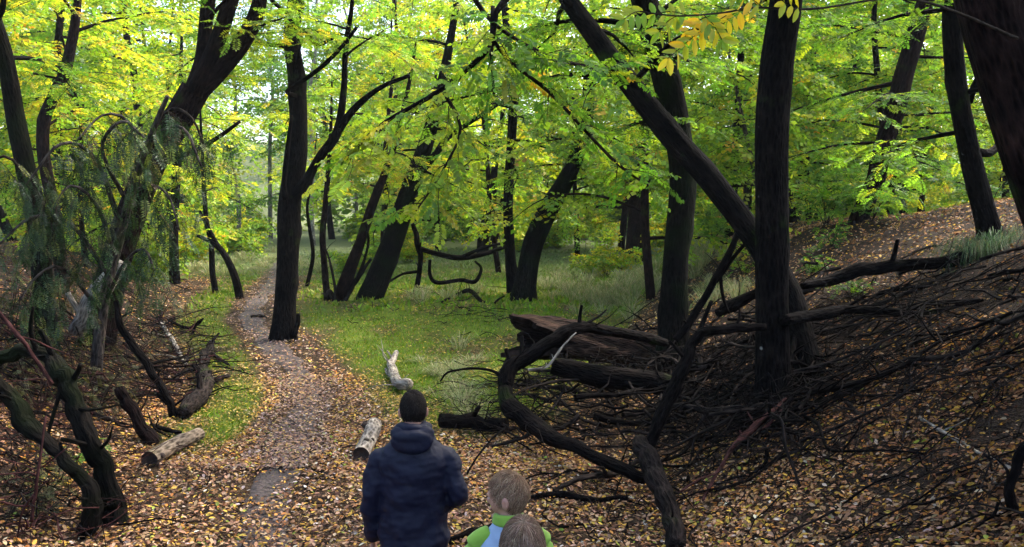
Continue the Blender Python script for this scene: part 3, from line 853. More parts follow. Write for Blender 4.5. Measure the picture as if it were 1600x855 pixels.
tree("bowed_sapling", "small bowed sapling on the grass left of the forked tree", [(375, 468, 14), (368, 435, 13), (355, 405, 11), (338, 382, 9), (318, 372, 7), (308, 368, 5)], dQ, dQ, top=None, seed=29, seg=10, flare=.3,
     extra=[dict(pts=[(340, 384, dQ, 7), (325, 355, dQ, 6), (312, 330, dQ - .3, 4)], tw=4, tl=.5, pal=YELL), dict(pts=[(362, 420, dQ, 6), (352, 400, dQ, 5), (330, 380, dQ, 4)])])
dS = gd(335, 458)
tree("slim_stem", "slim dark stem just left of the bowed sapling", [(337, 460, 11), (332, 425, 10), (330, 380, 9), (322, 340, 8), (318, 280, 7)], dS, dS, top=6, seed=30, seg=10, flare=.3, crown=[dict(n=5, z=(3, 6), L=(1, 2), pal=YELL, rise=0)])
dT = gd(272, 443)
tree("straight_stem", "straight dark stem behind the drooping wattle fronds", [(273, 445, 18), (272, 400, 15), (272, 340, 15), (276, 270, 14), (280, 200, 12)], dT, dT, top=8, seed=31, seg=12, flare=.3, crown=[dict(n=8, z=(3.2, 8), L=(1.2, 2.8), pal=LIME, rise=0)])
dU = gd(480, 447)
tree("wavy_sapling", "thin wavy sapling just right of the forked trunk", [(480, 447, 7), (489, 400, 7), (484, 360, 6), (480, 325, 5), (486, 290, 4)], dU, dU, top=5, seed=32, seg=8, flare=.2, crown=[dict(n=4, z=(3, 5), L=(.8, 1.6), pal=YELL, rise=0)])

# near twig with big separate leaflets at top right: a limb of the thick tree, each leaflet its own piece
def near_spray():
    r = rng_(77); o = np.array(rP.location)
    line = np.array([[*P(a, b, dd), w * .5 * dd / FPX] for a, b, dd, w in ((1590, 60, 5.3, 5), (1440, 2, 3.8, 4), (1270, 14, 2.9, 3.6), (1180, 12, 2.7, 3.4), (1130, 20, 2.65, 3.2), (1060, 25, 2.6, 2.8), (1000, 18, 2.6, 2.2))])
    v, q, b = tube(cr(line, .04), 6, .05, 0, 5)
    limb = part("limb", rP, v, q, M['twig'], o, vec=b, smooth=True)
    lv, lq = np.array([[0, 0, 0], [.22, .17, .035], [.55, .2, .04], [.85, .11, .02], [1, 0, -.03], [.85, -.11, .02], [.55, -.2, .04], [.22, -.17, .035]]), None
    lq = np.array([[0, 2, 1, 0]])
    quads = [[0, 4, 2, 1], [2, 4, 3, 3], [0, 7, 6, 4], [6, 5, 4, 4]]
    cols = {'yellow': (.66, .58, .03), 'gold': (.68, .50, .03), 'green': (.17, .33, .02), 'lime': (.34, .42, .03)}
    meshes = {}
    for k, c in cols.items():
        me = bpy.data.meshes.new("leaflet")
        me.from_pydata([tuple(x) for x in lv], [], [(0, 4, 3, 2, 1), (0, 7, 6, 5, 4)])
        a = me.attributes.new("col", 'FLOAT_COLOR', 'POINT')
        for i in range(8): a.data[i].color = (*[x * (.85 + .3 * r.random()) for x in c], 1)
        me.materials.append(M['leaf']); meshes[k] = me
    # leaf stalks hanging from the twig: start px, end px, n pairs, colours
    stalks = [((1135, 24), (1043, 92), 7, ('yellow', 'lime', 'yellow', 'gold', 'lime')), ((1160, 16), (1128, 40), 4, ('yellow', 'gold')),
              ((1075, 24), (1022, 22), 4, ('green', 'lime')), ((1110, 25), (1075, 48), 4, ('gold', 'yellow')), ((1190, 10), (1150, -8), 4, ('yellow', 'gold', 'lime')),
              ((1060, 24), (1030, 50), 3, ('green', 'lime')), ((1250, 14), (1225, 4), 3, ('lime', 'yellow')), ((1100, 24), (1128, 62), 5, ('lime', 'green', 'yellow')),
              ((1010, 18), (975, 30), 4, ('green', 'lime'))]
    for (a, b, n, cs) in stalks:
        d0, d1 = 2.66, 2.66 + r.uniform(-.12, .12)
        p0, p1 = P(*a, d0), P(*b, d1)
        st = np.array([[*p0, .0016], [*((p0 + p1) / 2 + [0, 0, .01]), .0013], [*p1, .0008]])
        v, q, bb = tube(cr(st, n=4), 5, 0, 0, 1)
        part("leaf_stalk", limb, v, q, M['twig'], o, vec=bb)
        ax = p1 - p0; ax /= np.linalg.norm(ax)
        for k in range(n):
            t = .12 + .85 * k / max(n - 1, 1)
            for s in (-1, 1) if k < n - 1 else (-1, 1, 0):
                base = p0 + (p1 - p0) * t
                across = np.cross(ax, [0, 1, 0]); across /= np.linalg.norm(across)
                dr = ax * (.45 if s else 1) + across * s * .8 + np.array([0, r.uniform(-.35, .35), -.35]); dr /= np.linalg.norm(dr)
                R = frames(dr[None], (np.array([0, -.8, .45]) + r.normal(0, .35, 3))[None])[0]
                ob = bpy.data.objects.new("leaflet", meshes[cs[int(r.integers(len(cs)))]]); COL.objects.link(ob); ob.parent = limb
                s_ = r.uniform(.046, .062)
                mt = Matrix([[*(R[i] * s_), base[i] - o[i]] for i in range(3)] + [[0, 0, 0, 1]])
                ob.matrix_local = mt
near_spray()

# drooping feathery wattle at left
def wattle():
    r = rng_(55); base = G(150, 600); o = np.array([base[0], base[1], hz(base[0], base[1])])
    root = empty("feathery_wattle", o); tag(root, "dark drooping feathery wattle hanging over the left bank", "tree")
    dd = base[1]
    def pl(rows): return np.array([[*P(a, b, d_), .5 * w * d_ / FPX] for a, b, d_, w in rows])
    tr = np.vstack([[*(o - [0, 0, .3]), .07], pl([(152, 560, dd, 18), (165, 460, dd, 16), (190, 360, dd, 14), (215, 270, dd - .2, 12), (245, 190, dd - .4, 9), (262, 150, dd - .5, 6)])])
    LV, TW, limbs = Leaves(), Acc(), []
    hand = [[(190, 360, dd, 9), (150, 250, dd - .4, 7), (95, 225, dd - .8, 5), (40, 290, dd - 1, 3)],
            [(215, 270, dd, 8), (240, 215, dd - .4, 6), (285, 200, dd - .7, 5), (315, 260, dd - .9, 3)],
            [(200, 320, dd, 8), (160, 235, dd - .6, 6), (190, 190, dd - .9, 5), (225, 215, dd - 1.1, 3)],
            [(170, 430, dd, 8), (110, 350, dd - .5, 6), (50, 340, dd - .9, 5), (-10, 390, dd - 1.1, 3)],
            [(180, 400, dd, 7), (150, 320, dd - .7, 6), (110, 290, dd - 1, 4), (80, 330, dd - 1.2, 3)],
            [(225, 250, dd, 7), (200, 190, dd - .2, 6), (160, 180, dd - .5, 4), (120, 220, dd - .8, 3)],
            [(240, 200, dd, 6), (270, 170, dd - .4, 5), (300, 185, dd - .6, 4), (318, 225, dd - .7, 3)],
            [(165, 470, dd, 7), (195, 410, dd - .4, 5), (225, 390, dd - .8, 4), (240, 420, dd - 1, 3)],
            [(160, 490, dd, 7), (100, 420, dd - .6, 5), (60, 430, dd - 1, 4), (30, 470, dd - 1.2, 3)],
            [(205, 300, dd, 7), (240, 290, dd - .5, 5), (265, 310, dd - .8, 4), (280, 360, dd - .9, 3)],
            [(60, 330, dd - .5, 6), (20, 250, dd - .8, 5), (-20, 260, dd - 1, 4), (-40, 330, dd - 1.2, 3)]]
    for hnd in hand:
        l = pl(hnd); limbs.append(l); c = cr(l, n=8)
        for k in range(13):
            i = int(len(c) * (.12 + .86 * (k + r.random() * .8) / 13)); i = min(i, len(c) - 1)
            b = c[i, :3] + r.normal(0, .12, 3) * [1, 1, .3]
            d_ = np.array([r.normal(0, .35), r.normal(0, .35), -1.0])
            L = r.uniform(.35, 1.0)
            tp = sway(r, b, d_ + np.array([0, 0, .7]), L, 5, .12, .12)
            tcv = cr(np.column_stack([tp, np.linspace(.005, .002, 6)]), n=1)
            v, q, bb = tube(tcv, 3, 0, 0, 0, cap=False); TW.add(v, q, bb)
            nl = int(L / .07); tt = np.linspace(.05, 1, nl) * 4.999; j0 = tt.astype(int); f = (tt - j0)[:, None]
            lp = tp[j0] * (1 - f) + tp[j0 + 1] * f
            a = r.uniform(0, 6.28, nl)
            ld = np.stack([np.cos(a) * r.uniform(.2, 1.1, nl), np.sin(a) * r.uniform(.2, 1.1, nl), np.full(nl, -1.0)], -1)
            LV.add(lp, ld, np.stack([np.cos(a), np.sin(a), np.full(nl, .3)], -1), r.uniform(.16, .32, nl), pick(r, nl, DULL) * r.uniform(.7, 1.4))
    tree_parts(root, o, tr, limbs, TW, LV, M['bark_grey'], 'frond', 55, 14, M['leaf_dull'], .04, .3)
wattle()

# ------------------------------------------------------------------ background trees: a few kinds, copied
def proto(seed, hgt, lean, r0, pal, nl, kind='far', bark='bark', L=(1.8, 3.8), z0=1.3):
    r = rng_(seed)
    pts = [[0, 0, -.4, r0 * 1.1]]; p = np.array([0, 0, 0.0]); dd = np.array([lean, lean * .4, 1.0])
    n = 7
    for i in range(n + 1):
        pts.append([*p, r0 * (1 - .75 * i / n)])
        dd = dd * .8 + np.array([r.normal(0, .22), r.normal(0, .22), 1]) * .3; dd /= np.linalg.norm(dd)
        p = p + dd * hgt / n
    tr = np.array(pts); LV, TW = Leaves(), Acc()
    limbs = auto_limbs(r, tr, nl + 3, z0, hgt, L, pal, .36, LV, TW, tw=12, tl=1.0, rise=.05, gap=.13)
    root = empty("background_tree", (0, 0, 0))
    tree_parts(root, np.zeros(3), tr, limbs, TW, LV, M[bark], kind, seed, 10, None, .04, .4)
    return root

def copy_tree(root, loc, rz, sc):
    c = root.copy(); COL.objects.link(c); c.location = loc; c.rotation_euler = (0, 0, rz); c.scale = (sc, sc, sc)
    for ch in root.children:
        k = ch.copy(); COL.objects.link(k); k.parent = c
    return c

protos = [proto(101, 9.5, .10, .11, LIME, 15, bark='bark_red'), proto(102, 11, .35, .13, GREEN, 16), proto(103, 8, -.2, .09, YELL, 14, bark='bark_red'), proto(104, 12, .05, .15, LIME, 17), proto(105, 7, .5, .08, LIME, 13, bark='bark_grey')]
PN = ["lime green", "leaning green", "yellow leaved", "tall green", "slanting lime green"]
MARK = [(60, "black left trunk"), (272, "straight dark stem"), (455, "forked tree"), (610, "mossy leaner"), (797, "straight slim trunk"), (880, "mossy curved trunk"), (995, "trunk in pale grass"), (1060, "crossed upright trunk"), (1210, "tall near trunk"), (1400, "slender ridge tree"), (1500, "curved bank trunk"), (1600, "thick corner trunk")]
def background():
    r = rng_(66); placed = [(t[0], t[1]) for t in TREES]; spots = []
    tries = 0
    bands = [(19, 27, 11), (27, 38, 14), (38, 52, 20), (52, 72, 28)]
    for y0, y1, cnt in bands:
        k = 0
        while k < cnt and tries < 6000:
            tries += 1
            y = r.uniform(y0, y1); x = r.uniform(-.70, .70) * y
            if abs(x - path_x(y)) < 1.6 + .03 * y: continue
            px = 800 + x / y * FPX
            if y < 36 and 340 < px < 445: continue                     # the open lane down the path
            if y < 26 and 470 < px < 960: continue                     # the open grass clearing
            if min((x - a) ** 2 + (y - b) ** 2 for a, b in placed) < (2.2 if y < 40 else 2.8) ** 2: continue
            placed.append((x, y)); spots.append((y, x, px)); k += 1
    used = {}
    for y, x, px in sorted(spots):
        i = int(r.choice(5, p=[.26, .22, .16, .22, .14])); first = not used.get(i)
        loc = (x, y, hz(x, y)); rz = r.uniform(0, 6.28); s = r.uniform(.85, 1.15) * (1 if y < 28 else 1.2 if y < 40 else 1.45)
        if first: o = protos[i]; o.location = loc; o.rotation_euler = (0, 0, rz); o.scale = (s, s, s); used[i] = 1
        else: o = copy_tree(protos[i], loc, rz, s)
        lo = max([m for m in MARK if m[0] <= px], default=(0, "left edge of the picture")); hi = min([m for m in MARK if m[0] > px], default=(1600, "right edge of the picture"))
        where = "nearest" if abs(px - lo[0]) < abs(px - hi[0]) else "by"
        dist = "front row" if y < 27 else "middle row" if y < 38 else "back row" if y < 52 else "farthest row"
        lab = "%s tree, %s, %s" % (PN[i], dist, ("just right of " + lo[1]) if abs(px - lo[0]) < abs(px - hi[0]) else ("just left of " + hi[1]))
        o["_l"] = lab; tag(o, None, "tree", "background trees of the wood"); o["_px"] = px
    # number those that share a description from left to right, in words
    objs = [o for o in bpy.data.objects if "_l" in o.keys()]
    groups = {}
    for o in objs: groups.setdefault(o["_l"], []).append(o)
    words = ["leftmost", "second", "third", "fourth", "fifth", "sixth"]
    for lab, os_ in groups.items():
        os_.sort(key=lambda o: o["_px"])
        for k, o in enumerate(os_):
            o["label"] = lab if len(os_) == 1 else words[k] + " " + lab
    for o in objs: del o["_l"]; del o["_px"]
background()

# pale straight gums far down the valley
def gums():
    r = rng_(88)
    where = [(490, 45, "just right of the forked tree", 10), (423, 52, "in the lane just left of the forked tree", 9), (372, 50, "left of the lane", 10), (640, 60, "above the mossy leaner", 9), (556, 56, "between forked tree and mossy leaner", 8), (180, 40, "seen behind the drooping wattle", 11), (840, 58, "behind the mossy curved trunk", 9), (1120, 46, "between the crossing trunks and tall near trunk", 10), (1290, 50, "behind the ridge of the bank", 9)]
    for px, y, w, wp in where:
        x = (px - 800) / FPX * y; z = hz(x, y); o = np.array([x, y, z])
        root = empty("pale_gum_tree", o); tag(root, "pale straight distant trunk %s" % w, "tree", "pale gums far down the valley")
        H = r.uniform(16, 20); n = 6; rad = wp * .5 * y / FPX * .8
        rows = [[x + r.normal(0, .25) * i / 3, y, z - .4 + H * i / n, rad * (1 - .6 * i / n)] for i in range(n + 1)]
        tr = np.array(rows); LV, TW = Leaves(), Acc()
        lb = auto_limbs(r, tr, 16, z + 6, z + H, (2, 4.5), GREEN, .5, LV, TW, tw=9, tl=1.2, rise=.4, gap=.2)
        tree_parts(root, o, tr, lb, TW, LV, M['bark_pale'], 'far', 880 + px, 8, None, 0, .2)
gums()

# the wood that closes the valley: one mass of foliage, too far to count
def far_wood():
    r = rng_(99); n = 66000
    cx = r.uniform(-95, 95, 420); cyy = r.uniform(74, 128, 420); cz = h(cx, cyy) + np.abs(r.normal(5, 5, 420)) + .5
    low = np.arange(420) < 150; cyy[low] = r.uniform(56, 76, 150); cx[low] = r.uniform(-1, 1, 150) * .75 * cyy[low]; cz[low] = h(cx[low], cyy[low]) + r.uniform(.3, 3.2, 150)
    k = r.integers(0, 420, n)
    o = r.normal(0, 1, (n, 3)); o /= np.linalg.norm(o, axis=1, keepdims=True); o *= (r.random((n, 1)) ** .4) * np.array([[3.4, 3.0, 2.6]]) * np.where(k < 150, .75, 1.0)[:, None]
    p = np.stack([cx[k], cyy[k], cz[k]], -1) + o
    d = r.normal(0, 1, (n, 3)); d[:, 2] *= .4
    up = np.tile([[0, 0, 1.0]], (n, 1)) + r.normal(0, .6, (n, 3))
    tone = pick(r, 420, [(3, (.07, .15, .03)), (3, (.11, .2, .03)), (2, (.2, .26, .04)), (1, (.34, .33, .05))])
    v, q = place(LQ_V, LQ_Q, frames(d, up), p, r.uniform(.4, .9, n))
    ob = link("far_wood", mesh_np("far_wood", v, q, col=np.repeat(tone[k] * r.uniform(.7, 1.3, (n, 1)), 4, 0)), M['leaf'])
    tag(ob, "far green wood closing the end of the valley", "wood", kind="stuff")
far_wood()

# unseen trees added to shade the banks and the pile from above
def added_shade_trees():
    r = rng_(123)
    for k, (x, y, hh_, lab) in enumerate(((7.6, 6.6, 8.5, "leafy tree added for shade on the right bank just outside the picture"), (5.4, 3.4, 9.0, "leafy tree added for shade on the right bank beside the camera"), (10.2, 10.2, 8.5, "unseen leafy tree added for shade on the ridge right of the thick corner trunk"), (9.8, 3.8, 9.5, "leafy tree on the ridge behind the camera's right side"), (-7.4, 5.6, 8.5, "leafy tree added for shade on the left bank just outside the picture"), (-9.6, 9.4, 8.5, "leafy tree added for shade on the left bank beyond the left edge"), (3.4, 0.6, 9.0, "leafy tree at the bank's foot behind the camera"))):
        z = hz(x, y); o = np.array([x, y, z]); root = empty("added_shade_tree", o); tag(root, lab, "tree", "unseen trees added to shade the banks")
        tr = np.array([[x, y, z - .4, .22], [x - .1, y, z + 1.5, .19], [x - .25, y + .1, z + 3.5, .16], [x - .3, y + .1, z + 6, .12], [x - .2, y, z + hh_, .05]])
        LV, TW = Leaves(), Acc()
        lb = auto_limbs(r, tr, 15, z + 4.6, z + hh_, (2.4, 4.6), DEEP, .42, LV, TW, az=[(-90, 60), (-30, 50), (180, 70), (60, 40)] if x > 0 else [(90, 35), (0, 60), (-90, 60)], tw=14, tl=1.1, rise=.25, sag=.01, gap=.12)
        tree_parts(root, o, tr, lb, TW, LV, M['bark'], 'far', 900 + k, 12, None, .04, .4)
added_shade_trees()

# ------------------------------------------------------------------ fallen wood
def GR(px, py, w, lift=0.0):
    """centre-line row of a piece lying on the ground, seen at px,py with width w in px"""
    g = G(px, py + w * .5 + 1); d_ = g[1]
    return [px, py, d_ - lift, w]

def rows3(rows): return np.array([[*P(a, b, d_), .43 * w * d_ / FPX] for a, b, d_, w in rows])

def branch(name, label, rows, mat='dead', seed=1, seg=10, cat="branch", group=None, sides=(), lump=.1, ridge=.03, step=None, world=None):
    l = rows3(rows) if world is None else np.array(world)
    o = np.array([l[0][0], l[0][1], hz(l[0][0], l[0][1])])
    root = empty(name, o); tag(root, label, cat, group)
    rm = l[:, 3].max(); rk = rng_(seed + 5000)
    fine = cr(l, n=3); jit = rk.normal(0, .15, (len(fine), 3)) * fine[:, 3:4]; jit[0] = jit[-1] = 0
    fine[:, :3] += jit; fine[:, 3] *= rk.uniform(.90, 1.10, len(fine))
    v, q, b = tube(cr(fine, step or max(.04, rm * .7)), seg, lump, ridge, seed)
    part("stem", root, v, q, M[mat], o, vec=b, smooth=True)
    ln_ = np.linalg.norm(np.diff(l[:, :3], axis=0), axis=1).sum()
    if rm > .012 and cat != "stump":
        for k in range(min(9, int(1 + ln_ * 1.6))):           # snapped stubs and side twigs
            i = int(rk.integers(1, len(fine) - 1)); tg = fine[i + 1, :3] - fine[i - 1, :3]; tg /= np.linalg.norm(tg) + 1e-9
            d_ = np.cross(tg, rk.normal(0, 1, 3)); d_ /= np.linalg.norm(d_) + 1e-9
            if d_[2] < -.1: d_ = -d_
            d_ = d_ + tg * .5; thin = rk.random() < .6
            L_ = rk.uniform(.18, .7) if thin else rk.uniform(1.6, 4.5) * fine[i, 3]
            r0 = min(fine[i, 3] * .5, .012) if thin else fine[i, 3] * .38
            sl = np.column_stack([sway(rk, fine[i, :3], d_, L_, 5 if thin else 3, .22 if thin else .08, .01), np.linspace(r0, r0 * (.25 if thin else .7), 6 if thin else 4)])
            v, q, b = tube(cr(sl, n=3), 6, .1, 0, seed * 13 + k)
            part("side_twig" if thin else "stub", root, v, q, M[mat], o, vec=b, smooth=True)
    for k, s in enumerate(sides):
        sl = rows3(s)
        v, q, b = tube(cr(sl, .05), 7, .08, 0, seed * 7 + k)
        part("side_branch", root, v, q, M[mat], o, vec=b, smooth=True)
    return root

def cut_log(name, label, a, b, wa, wb, mat, seed, stubs=(), bow=0.0):
    """sawn log from its near end a to far end b (px), lying on the ground"""
    A_, B_ = rows3([GR(*a, wa)])[0], rows3([GR(*b, wb)])[0]
    for e in (A_, B_): e[2] = hz(e[0], e[1]) + e[3] * .86
    o = np.array([A_[0], A_[1], hz(A_[0], A_[1])]); root = empty(name, o); tag(root, label, "log")
    mid = (A_ + B_) / 2; mid[2] += .02; mid[0] += bow
    line = cr(np.array([A_, mid, B_]), .035)
    v, q, bk = tube(line, 22, .035, .02, seed, cap=False)
    part("bark", root, v, q, M[mat], o, vec=bk, smooth=True)
    for ring, nm in ((slice(0, 22), "cut_face"), (slice(len(v) - 22, len(v)), "cut_face")):
        rv = v[ring]; c = rv.mean(0); ax = line[0, :3] - line[1, :3]; ax /= np.linalg.norm(ax)
        if ring.start: ax = line[-1, :3] - line[-2, :3]; ax /= np.linalg.norm(ax)
        vv = np.vstack([rv * .995 + c * .005 + ax * .004, c + (rv - c) * .5 - ax * .03 * (.5 + rng_(seed).random((22, 1))), (c - ax * .035)[None]])
        qq = [[i, (i + 1) % 22, 22 + (i + 1) % 22, 22 + i] for i in range(22)] + [[22 + i, 22 + (i + 1) % 22, 22 + (i + 2) % 22, 44] for i in range(0, 22, 2)]
        if not ring.start: qq = [x[::-1] for x in qq]
        part(nm, root, vv, np.array(qq), M['cut'], o, vec=vv - c)
    for k, (t, ang, ln, rr) in enumerate(stubs):          # knots where side branches were cut
        i = int(t * (len(line) - 1)); c = line[i, :3]; ax = line[min(i + 1, len(line) - 1), :3] - line[max(i - 1, 0), :3]; ax /= np.linalg.norm(ax)
        u = np.cross(ax, [0, 0, 1]); u /= np.linalg.norm(u); w = np.cross(u, ax)
        d_ = u * math.cos(ang) + w * math.sin(ang)
        s = np.array([[*(c + d_ * line[i, 3] * .8), rr * 1.3], [*(c + d_ * (line[i, 3] + ln * .5)), rr], [*(c + d_ * (line[i, 3] + ln)), rr * .85]])
        v2, q2, b2 = tube(cr(s, .02), 10, .05, 0, k)
        part("knot", root, v2, q2, M['cut'], o, vec=b2, smooth=True)
    return root

M['birch'] = bark_mat("log_bark_pale", (.10, .085, .07), (.48, .43, .37), .08, (.2, .15, .1), bump=.5)
M['log_tan'] = bark_mat("log_bark_tan", (.07, .055, .04), (.36, .29, .22), .2, (.12, .11, .05), bump=.5)
cut_log("cut_log", "sawn tan log lying at the left edge of the path", (233, 714), (310, 675), 31, 25, 'log_tan', 3, stubs=[(.12, .2, .02, .03)])
cut_log("cut_log", "sawn pale spotted log lying just left of the man", (564, 706), (584, 660), 30, 28, 'birch', 4, stubs=[(.22, 1.3, .012, .028), (.3, .6, .012, .022), (.85, 2.6, .05, .035)], bow=.02)
branch("pale_branch", "bleached crooked branch lying on the grass behind the man", [GR(640, 604, 22), GR(622, 598, 20), GR(614, 582, 17), GR(612, 568, 13), GR(620, 551, 9)], 'dead_pale', 6, 12, sides=[[GR(616, 590, 9), GR(606, 584, 7), GR(603, 577, 5)]], lump=.16)

# the big hollow log
def hollow_log():
    dd = dJ + 1.1
    ax = np.array([P(786, 522, dJ - .3), P(880, 532, dJ + .2), P(1000, 545, dJ + .75), P(1170, 574, dJ + 1.2)])
    ln = cr(np.column_stack([ax, [.34, .32, .30, .26]]), .07)
    o = np.array([ln[0, 0], ln[0, 1], hz(ln[0, 0], ln[0, 1])]); root = empty("hollow_log", o)
    tag(root, "big hollow log with a splintered open end on the branch pile", "log")
    seg = 36; th = np.arange(seg) / seg * 2 * math.pi; n = len(ln); r = rng_(9)
    t = np.gradient(ln[:, :3], axis=0); t /= np.linalg.norm(t, axis=1, keepdims=True)
    U = np.cross(t, [0, 0, 1.0]); U /= np.linalg.norm(U, axis=1, keepdims=True); V = np.cross(U, t)
    s = np.concatenate([[0], np.cumsum(np.linalg.norm(np.diff(ln[:, :3], axis=0), axis=1))])
    # the open end: a long splinter on top and one below, a deep notch on the viewer's side
    jag = .22 * np.abs(np.sin(3.5 * th + 1)) + .24 * r.random(seg)
    notch = .95 * np.exp(-((np.angle(np.exp(1j * (th - math.radians(348))))) / .75) ** 2) + .3 * np.exp(-((np.angle(np.exp(1j * (th - math.radians(190))))) / .5) ** 2) - .22 * np.exp(-((np.angle(np.exp(1j * (th - math.radians(285))))) / .35) ** 2)
    s0 = jag + notch - .05
    def shell(f, lo):
        vs_ = []
        for i in range(n):
            for k in range(seg):
                si = s0[k] + (s[-1] - s0[k]) * (i / (n - 1)) ** 1.0
                j = min(np.searchsorted(s, max(si, 0)), n - 1)
                lump = 1 + .09 * math.sin(3 * th[k] + s[j] * 2) + .045 * math.sin(9 * th[k] + s[j] * 5) + .03 * math.sin(13 * th[k] - s[j] * 9) + .04 * math.sin(5 * th[k] - s[j] * 1.3)
                R = ln[j, 3] * lump * f(si)
                c = ln[j, :3] + t[j] * (si - s[j])
                vs_.append(c + R * (math.cos(th[k]) * U[j] + math.sin(th[k]) * V[j]))
        return np.array(vs_)
    ov = shell(lambda x: 1.0, 0); iv = shell(lambda x: .82 - .6 * min(1, max(0, x) / 2.2), 0)
    i = np.arange(n - 1)[:, None] * seg; j = np.arange(seg)[None]; j2 = (j + 1) % seg
    q = np.stack([i + j, i + j2, i + seg + j2, i + seg + j], -1).reshape(-1, 4)
    S_, T_ = np.meshgrid(s, th, indexing='ij')
    bk = np.stack([np.cos(T_) * .35, np.sin(T_) * .35, S_ * .8], -1).reshape(-1, 3)
    part("bark", root, ov, q, M['hollow_bark'], o, vec=bk, smooth=True)
    rim = np.stack([j[0], j2[0], n * seg + j2[0], n * seg + j[0]], -1)
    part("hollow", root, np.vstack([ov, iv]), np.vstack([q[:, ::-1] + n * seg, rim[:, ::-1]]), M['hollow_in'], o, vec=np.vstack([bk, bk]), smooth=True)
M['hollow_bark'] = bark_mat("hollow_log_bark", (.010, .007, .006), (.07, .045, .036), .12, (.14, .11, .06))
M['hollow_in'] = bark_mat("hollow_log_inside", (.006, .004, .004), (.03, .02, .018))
hollow_log()

M['dead_log'] = bark_mat("dead_log_bark", (.003, .0025, .0025), (.026, .020, .019), .1)
branch("long_log", "long dark log lying below the hollow log in the pile", [(862, 572, dJ - 2.0, 34), (960, 592, dJ - 2.1, 40), (1050, 606, dJ - 2.3, 42), (1145, 640, dJ - 2.6, 40)], 'dead', 31, 18, "log", lump=.05)
branch("broken_plank", "short flat dark chunk of broken wood at the pile's left end", [GR(688, 656, 26, .1), GR(735, 658, 27, .1), GR(792, 664, 24, .1)], 'dead', 32, 10, "wood", lump=.12)
branch("hooked_branch", "thick hook shaped dark branch curving over the front of the pile", [(1008, 748, 7.6, 20), (965, 730, 7.8, 23), (900, 698, 8.3, 27), (840, 668, 8.9, 31), (802, 640, 9.3, 34), (788, 608, 9.6, 30), (803, 574, 9.8, 27), (850, 541, 10.0, 25), (905, 512, 10.3, 23), (960, 518, 10.8, 20), (1040, 536, 11.6, 17)], 'dead', 33, 14,
       sides=[[(905, 514, 10.3, 9), (906, 495, 10.3, 7), (909, 477, 10.3, 6)], [(905, 512, 10.3, 7), (935, 495, 10.5, 4), (948, 484, 10.6, 3)], [(795, 600, 9.6, 10), (770, 580, 9.7, 6), (735, 576, 9.8, 5), (700, 582, 9.9, 4), (688, 596, 9.9, 3)]], lump=.07)
branch("elbow_branch", "bent branch running from the pile across to the tall trunk", [(1008, 706, 7.9, 22), (1030, 660, 8.0, 24), (1052, 610, 8.1, 24), (1070, 565, 8.2, 22), (1088, 528, 8.3, 19), (1110, 517, 8.3, 17), (1150, 515, 8.3, 16), (1195, 512, 8.4, 14)], 'dead', 34, 14,
       sides=[[(1088, 530, 8.3, 12), (1100, 500, 8.35, 9), (1112, 470, 8.4, 7)]], lump=.06)
branch("slanting_branch", "slanting dark branch propped against the leaning trunk", [(1055, 532, 10.6, 14), (1085, 495, 10.6, 14), (1110, 450, 10.6, 15), (1132, 405, 10.6, 14), (1165, 345, 10.6, 10)], 'dead', 35, 10,
       sides=[[(1118, 440, 10.6, 9), (1140, 410, 10.6, 8), (1165, 380, 10.6, 7), (1185, 362, 10.6, 6)], [(1125, 425, 10.6, 7), (1130, 465, 10.6, 6), (1140, 490, 10.6, 4)]])
branch("grey_log", "short grey weathered log pointing at the camera below the pile", [(1000, 690, 7.9, 26), (1018, 725, 7.4, 36), (1036, 770, 6.9, 38), (1050, 815, 6.5, 36), (1056, 858, 6.2, 34)], 'dead_log', 36, 18, "log", lump=.07, ridge=.09)
branch("red_branch", "thin reddish branch at the foot of the tall trunk", [(1098, 782, 6.9, 5), (1120, 740, 7.2, 7), (1145, 698, 7.5, 8), (1168, 676, 7.7, 12), (1210, 640, 8.0, 6), (1228, 622, 8.2, 4)], 'dead_red', 37, 8,
       sides=[[(1168, 676, 7.7, 6), (1195, 668, 7.8, 5), (1222, 640, 7.9, 4)], [(1120, 740, 7.2, 5), (1095, 748, 7.1, 4), (1060, 770, 6.9, 4)]])
branch("dark_bough", "dark mossy bough lying behind the pile between two trunks", [(1120, 488, 12.2, 14), (1145, 476, 12.0, 20), (1175, 462, 11.6, 20), (1200, 445, 11.4, 16)], 'dead', 38, 12, lump=.14)
branch("pale_stick", "thin bleached stick leaning on the hooked branch", [(825, 578, 9.5, 5), (855, 572, 9.5, 5), (880, 540, 9.7, 4), (900, 520, 9.9, 3)], 'dead_pale', 39, 6)
branch("front_stick", "thin dark stick poking up right of the man's shoulder", [(730, 740, 7.8, 4), (745, 715, 8.0, 4), (770, 685, 8.3, 4), (790, 668, 8.6, 3)], 'dead', 40, 6)
branch("ground_branch", "dark stick lying in leaves right of the boy", [GR(830, 778, 12), GR(870, 772, 13), GR(920, 780, 12), GR(980, 778, 10)], 'dead', 41, 8)
branch("ground_stick", "dark stick lying in leaves just left of the boy's shoulder", [GR(700, 845, 12), GR(735, 832, 12), GR(770, 822, 9)], 'dead', 42, 8)

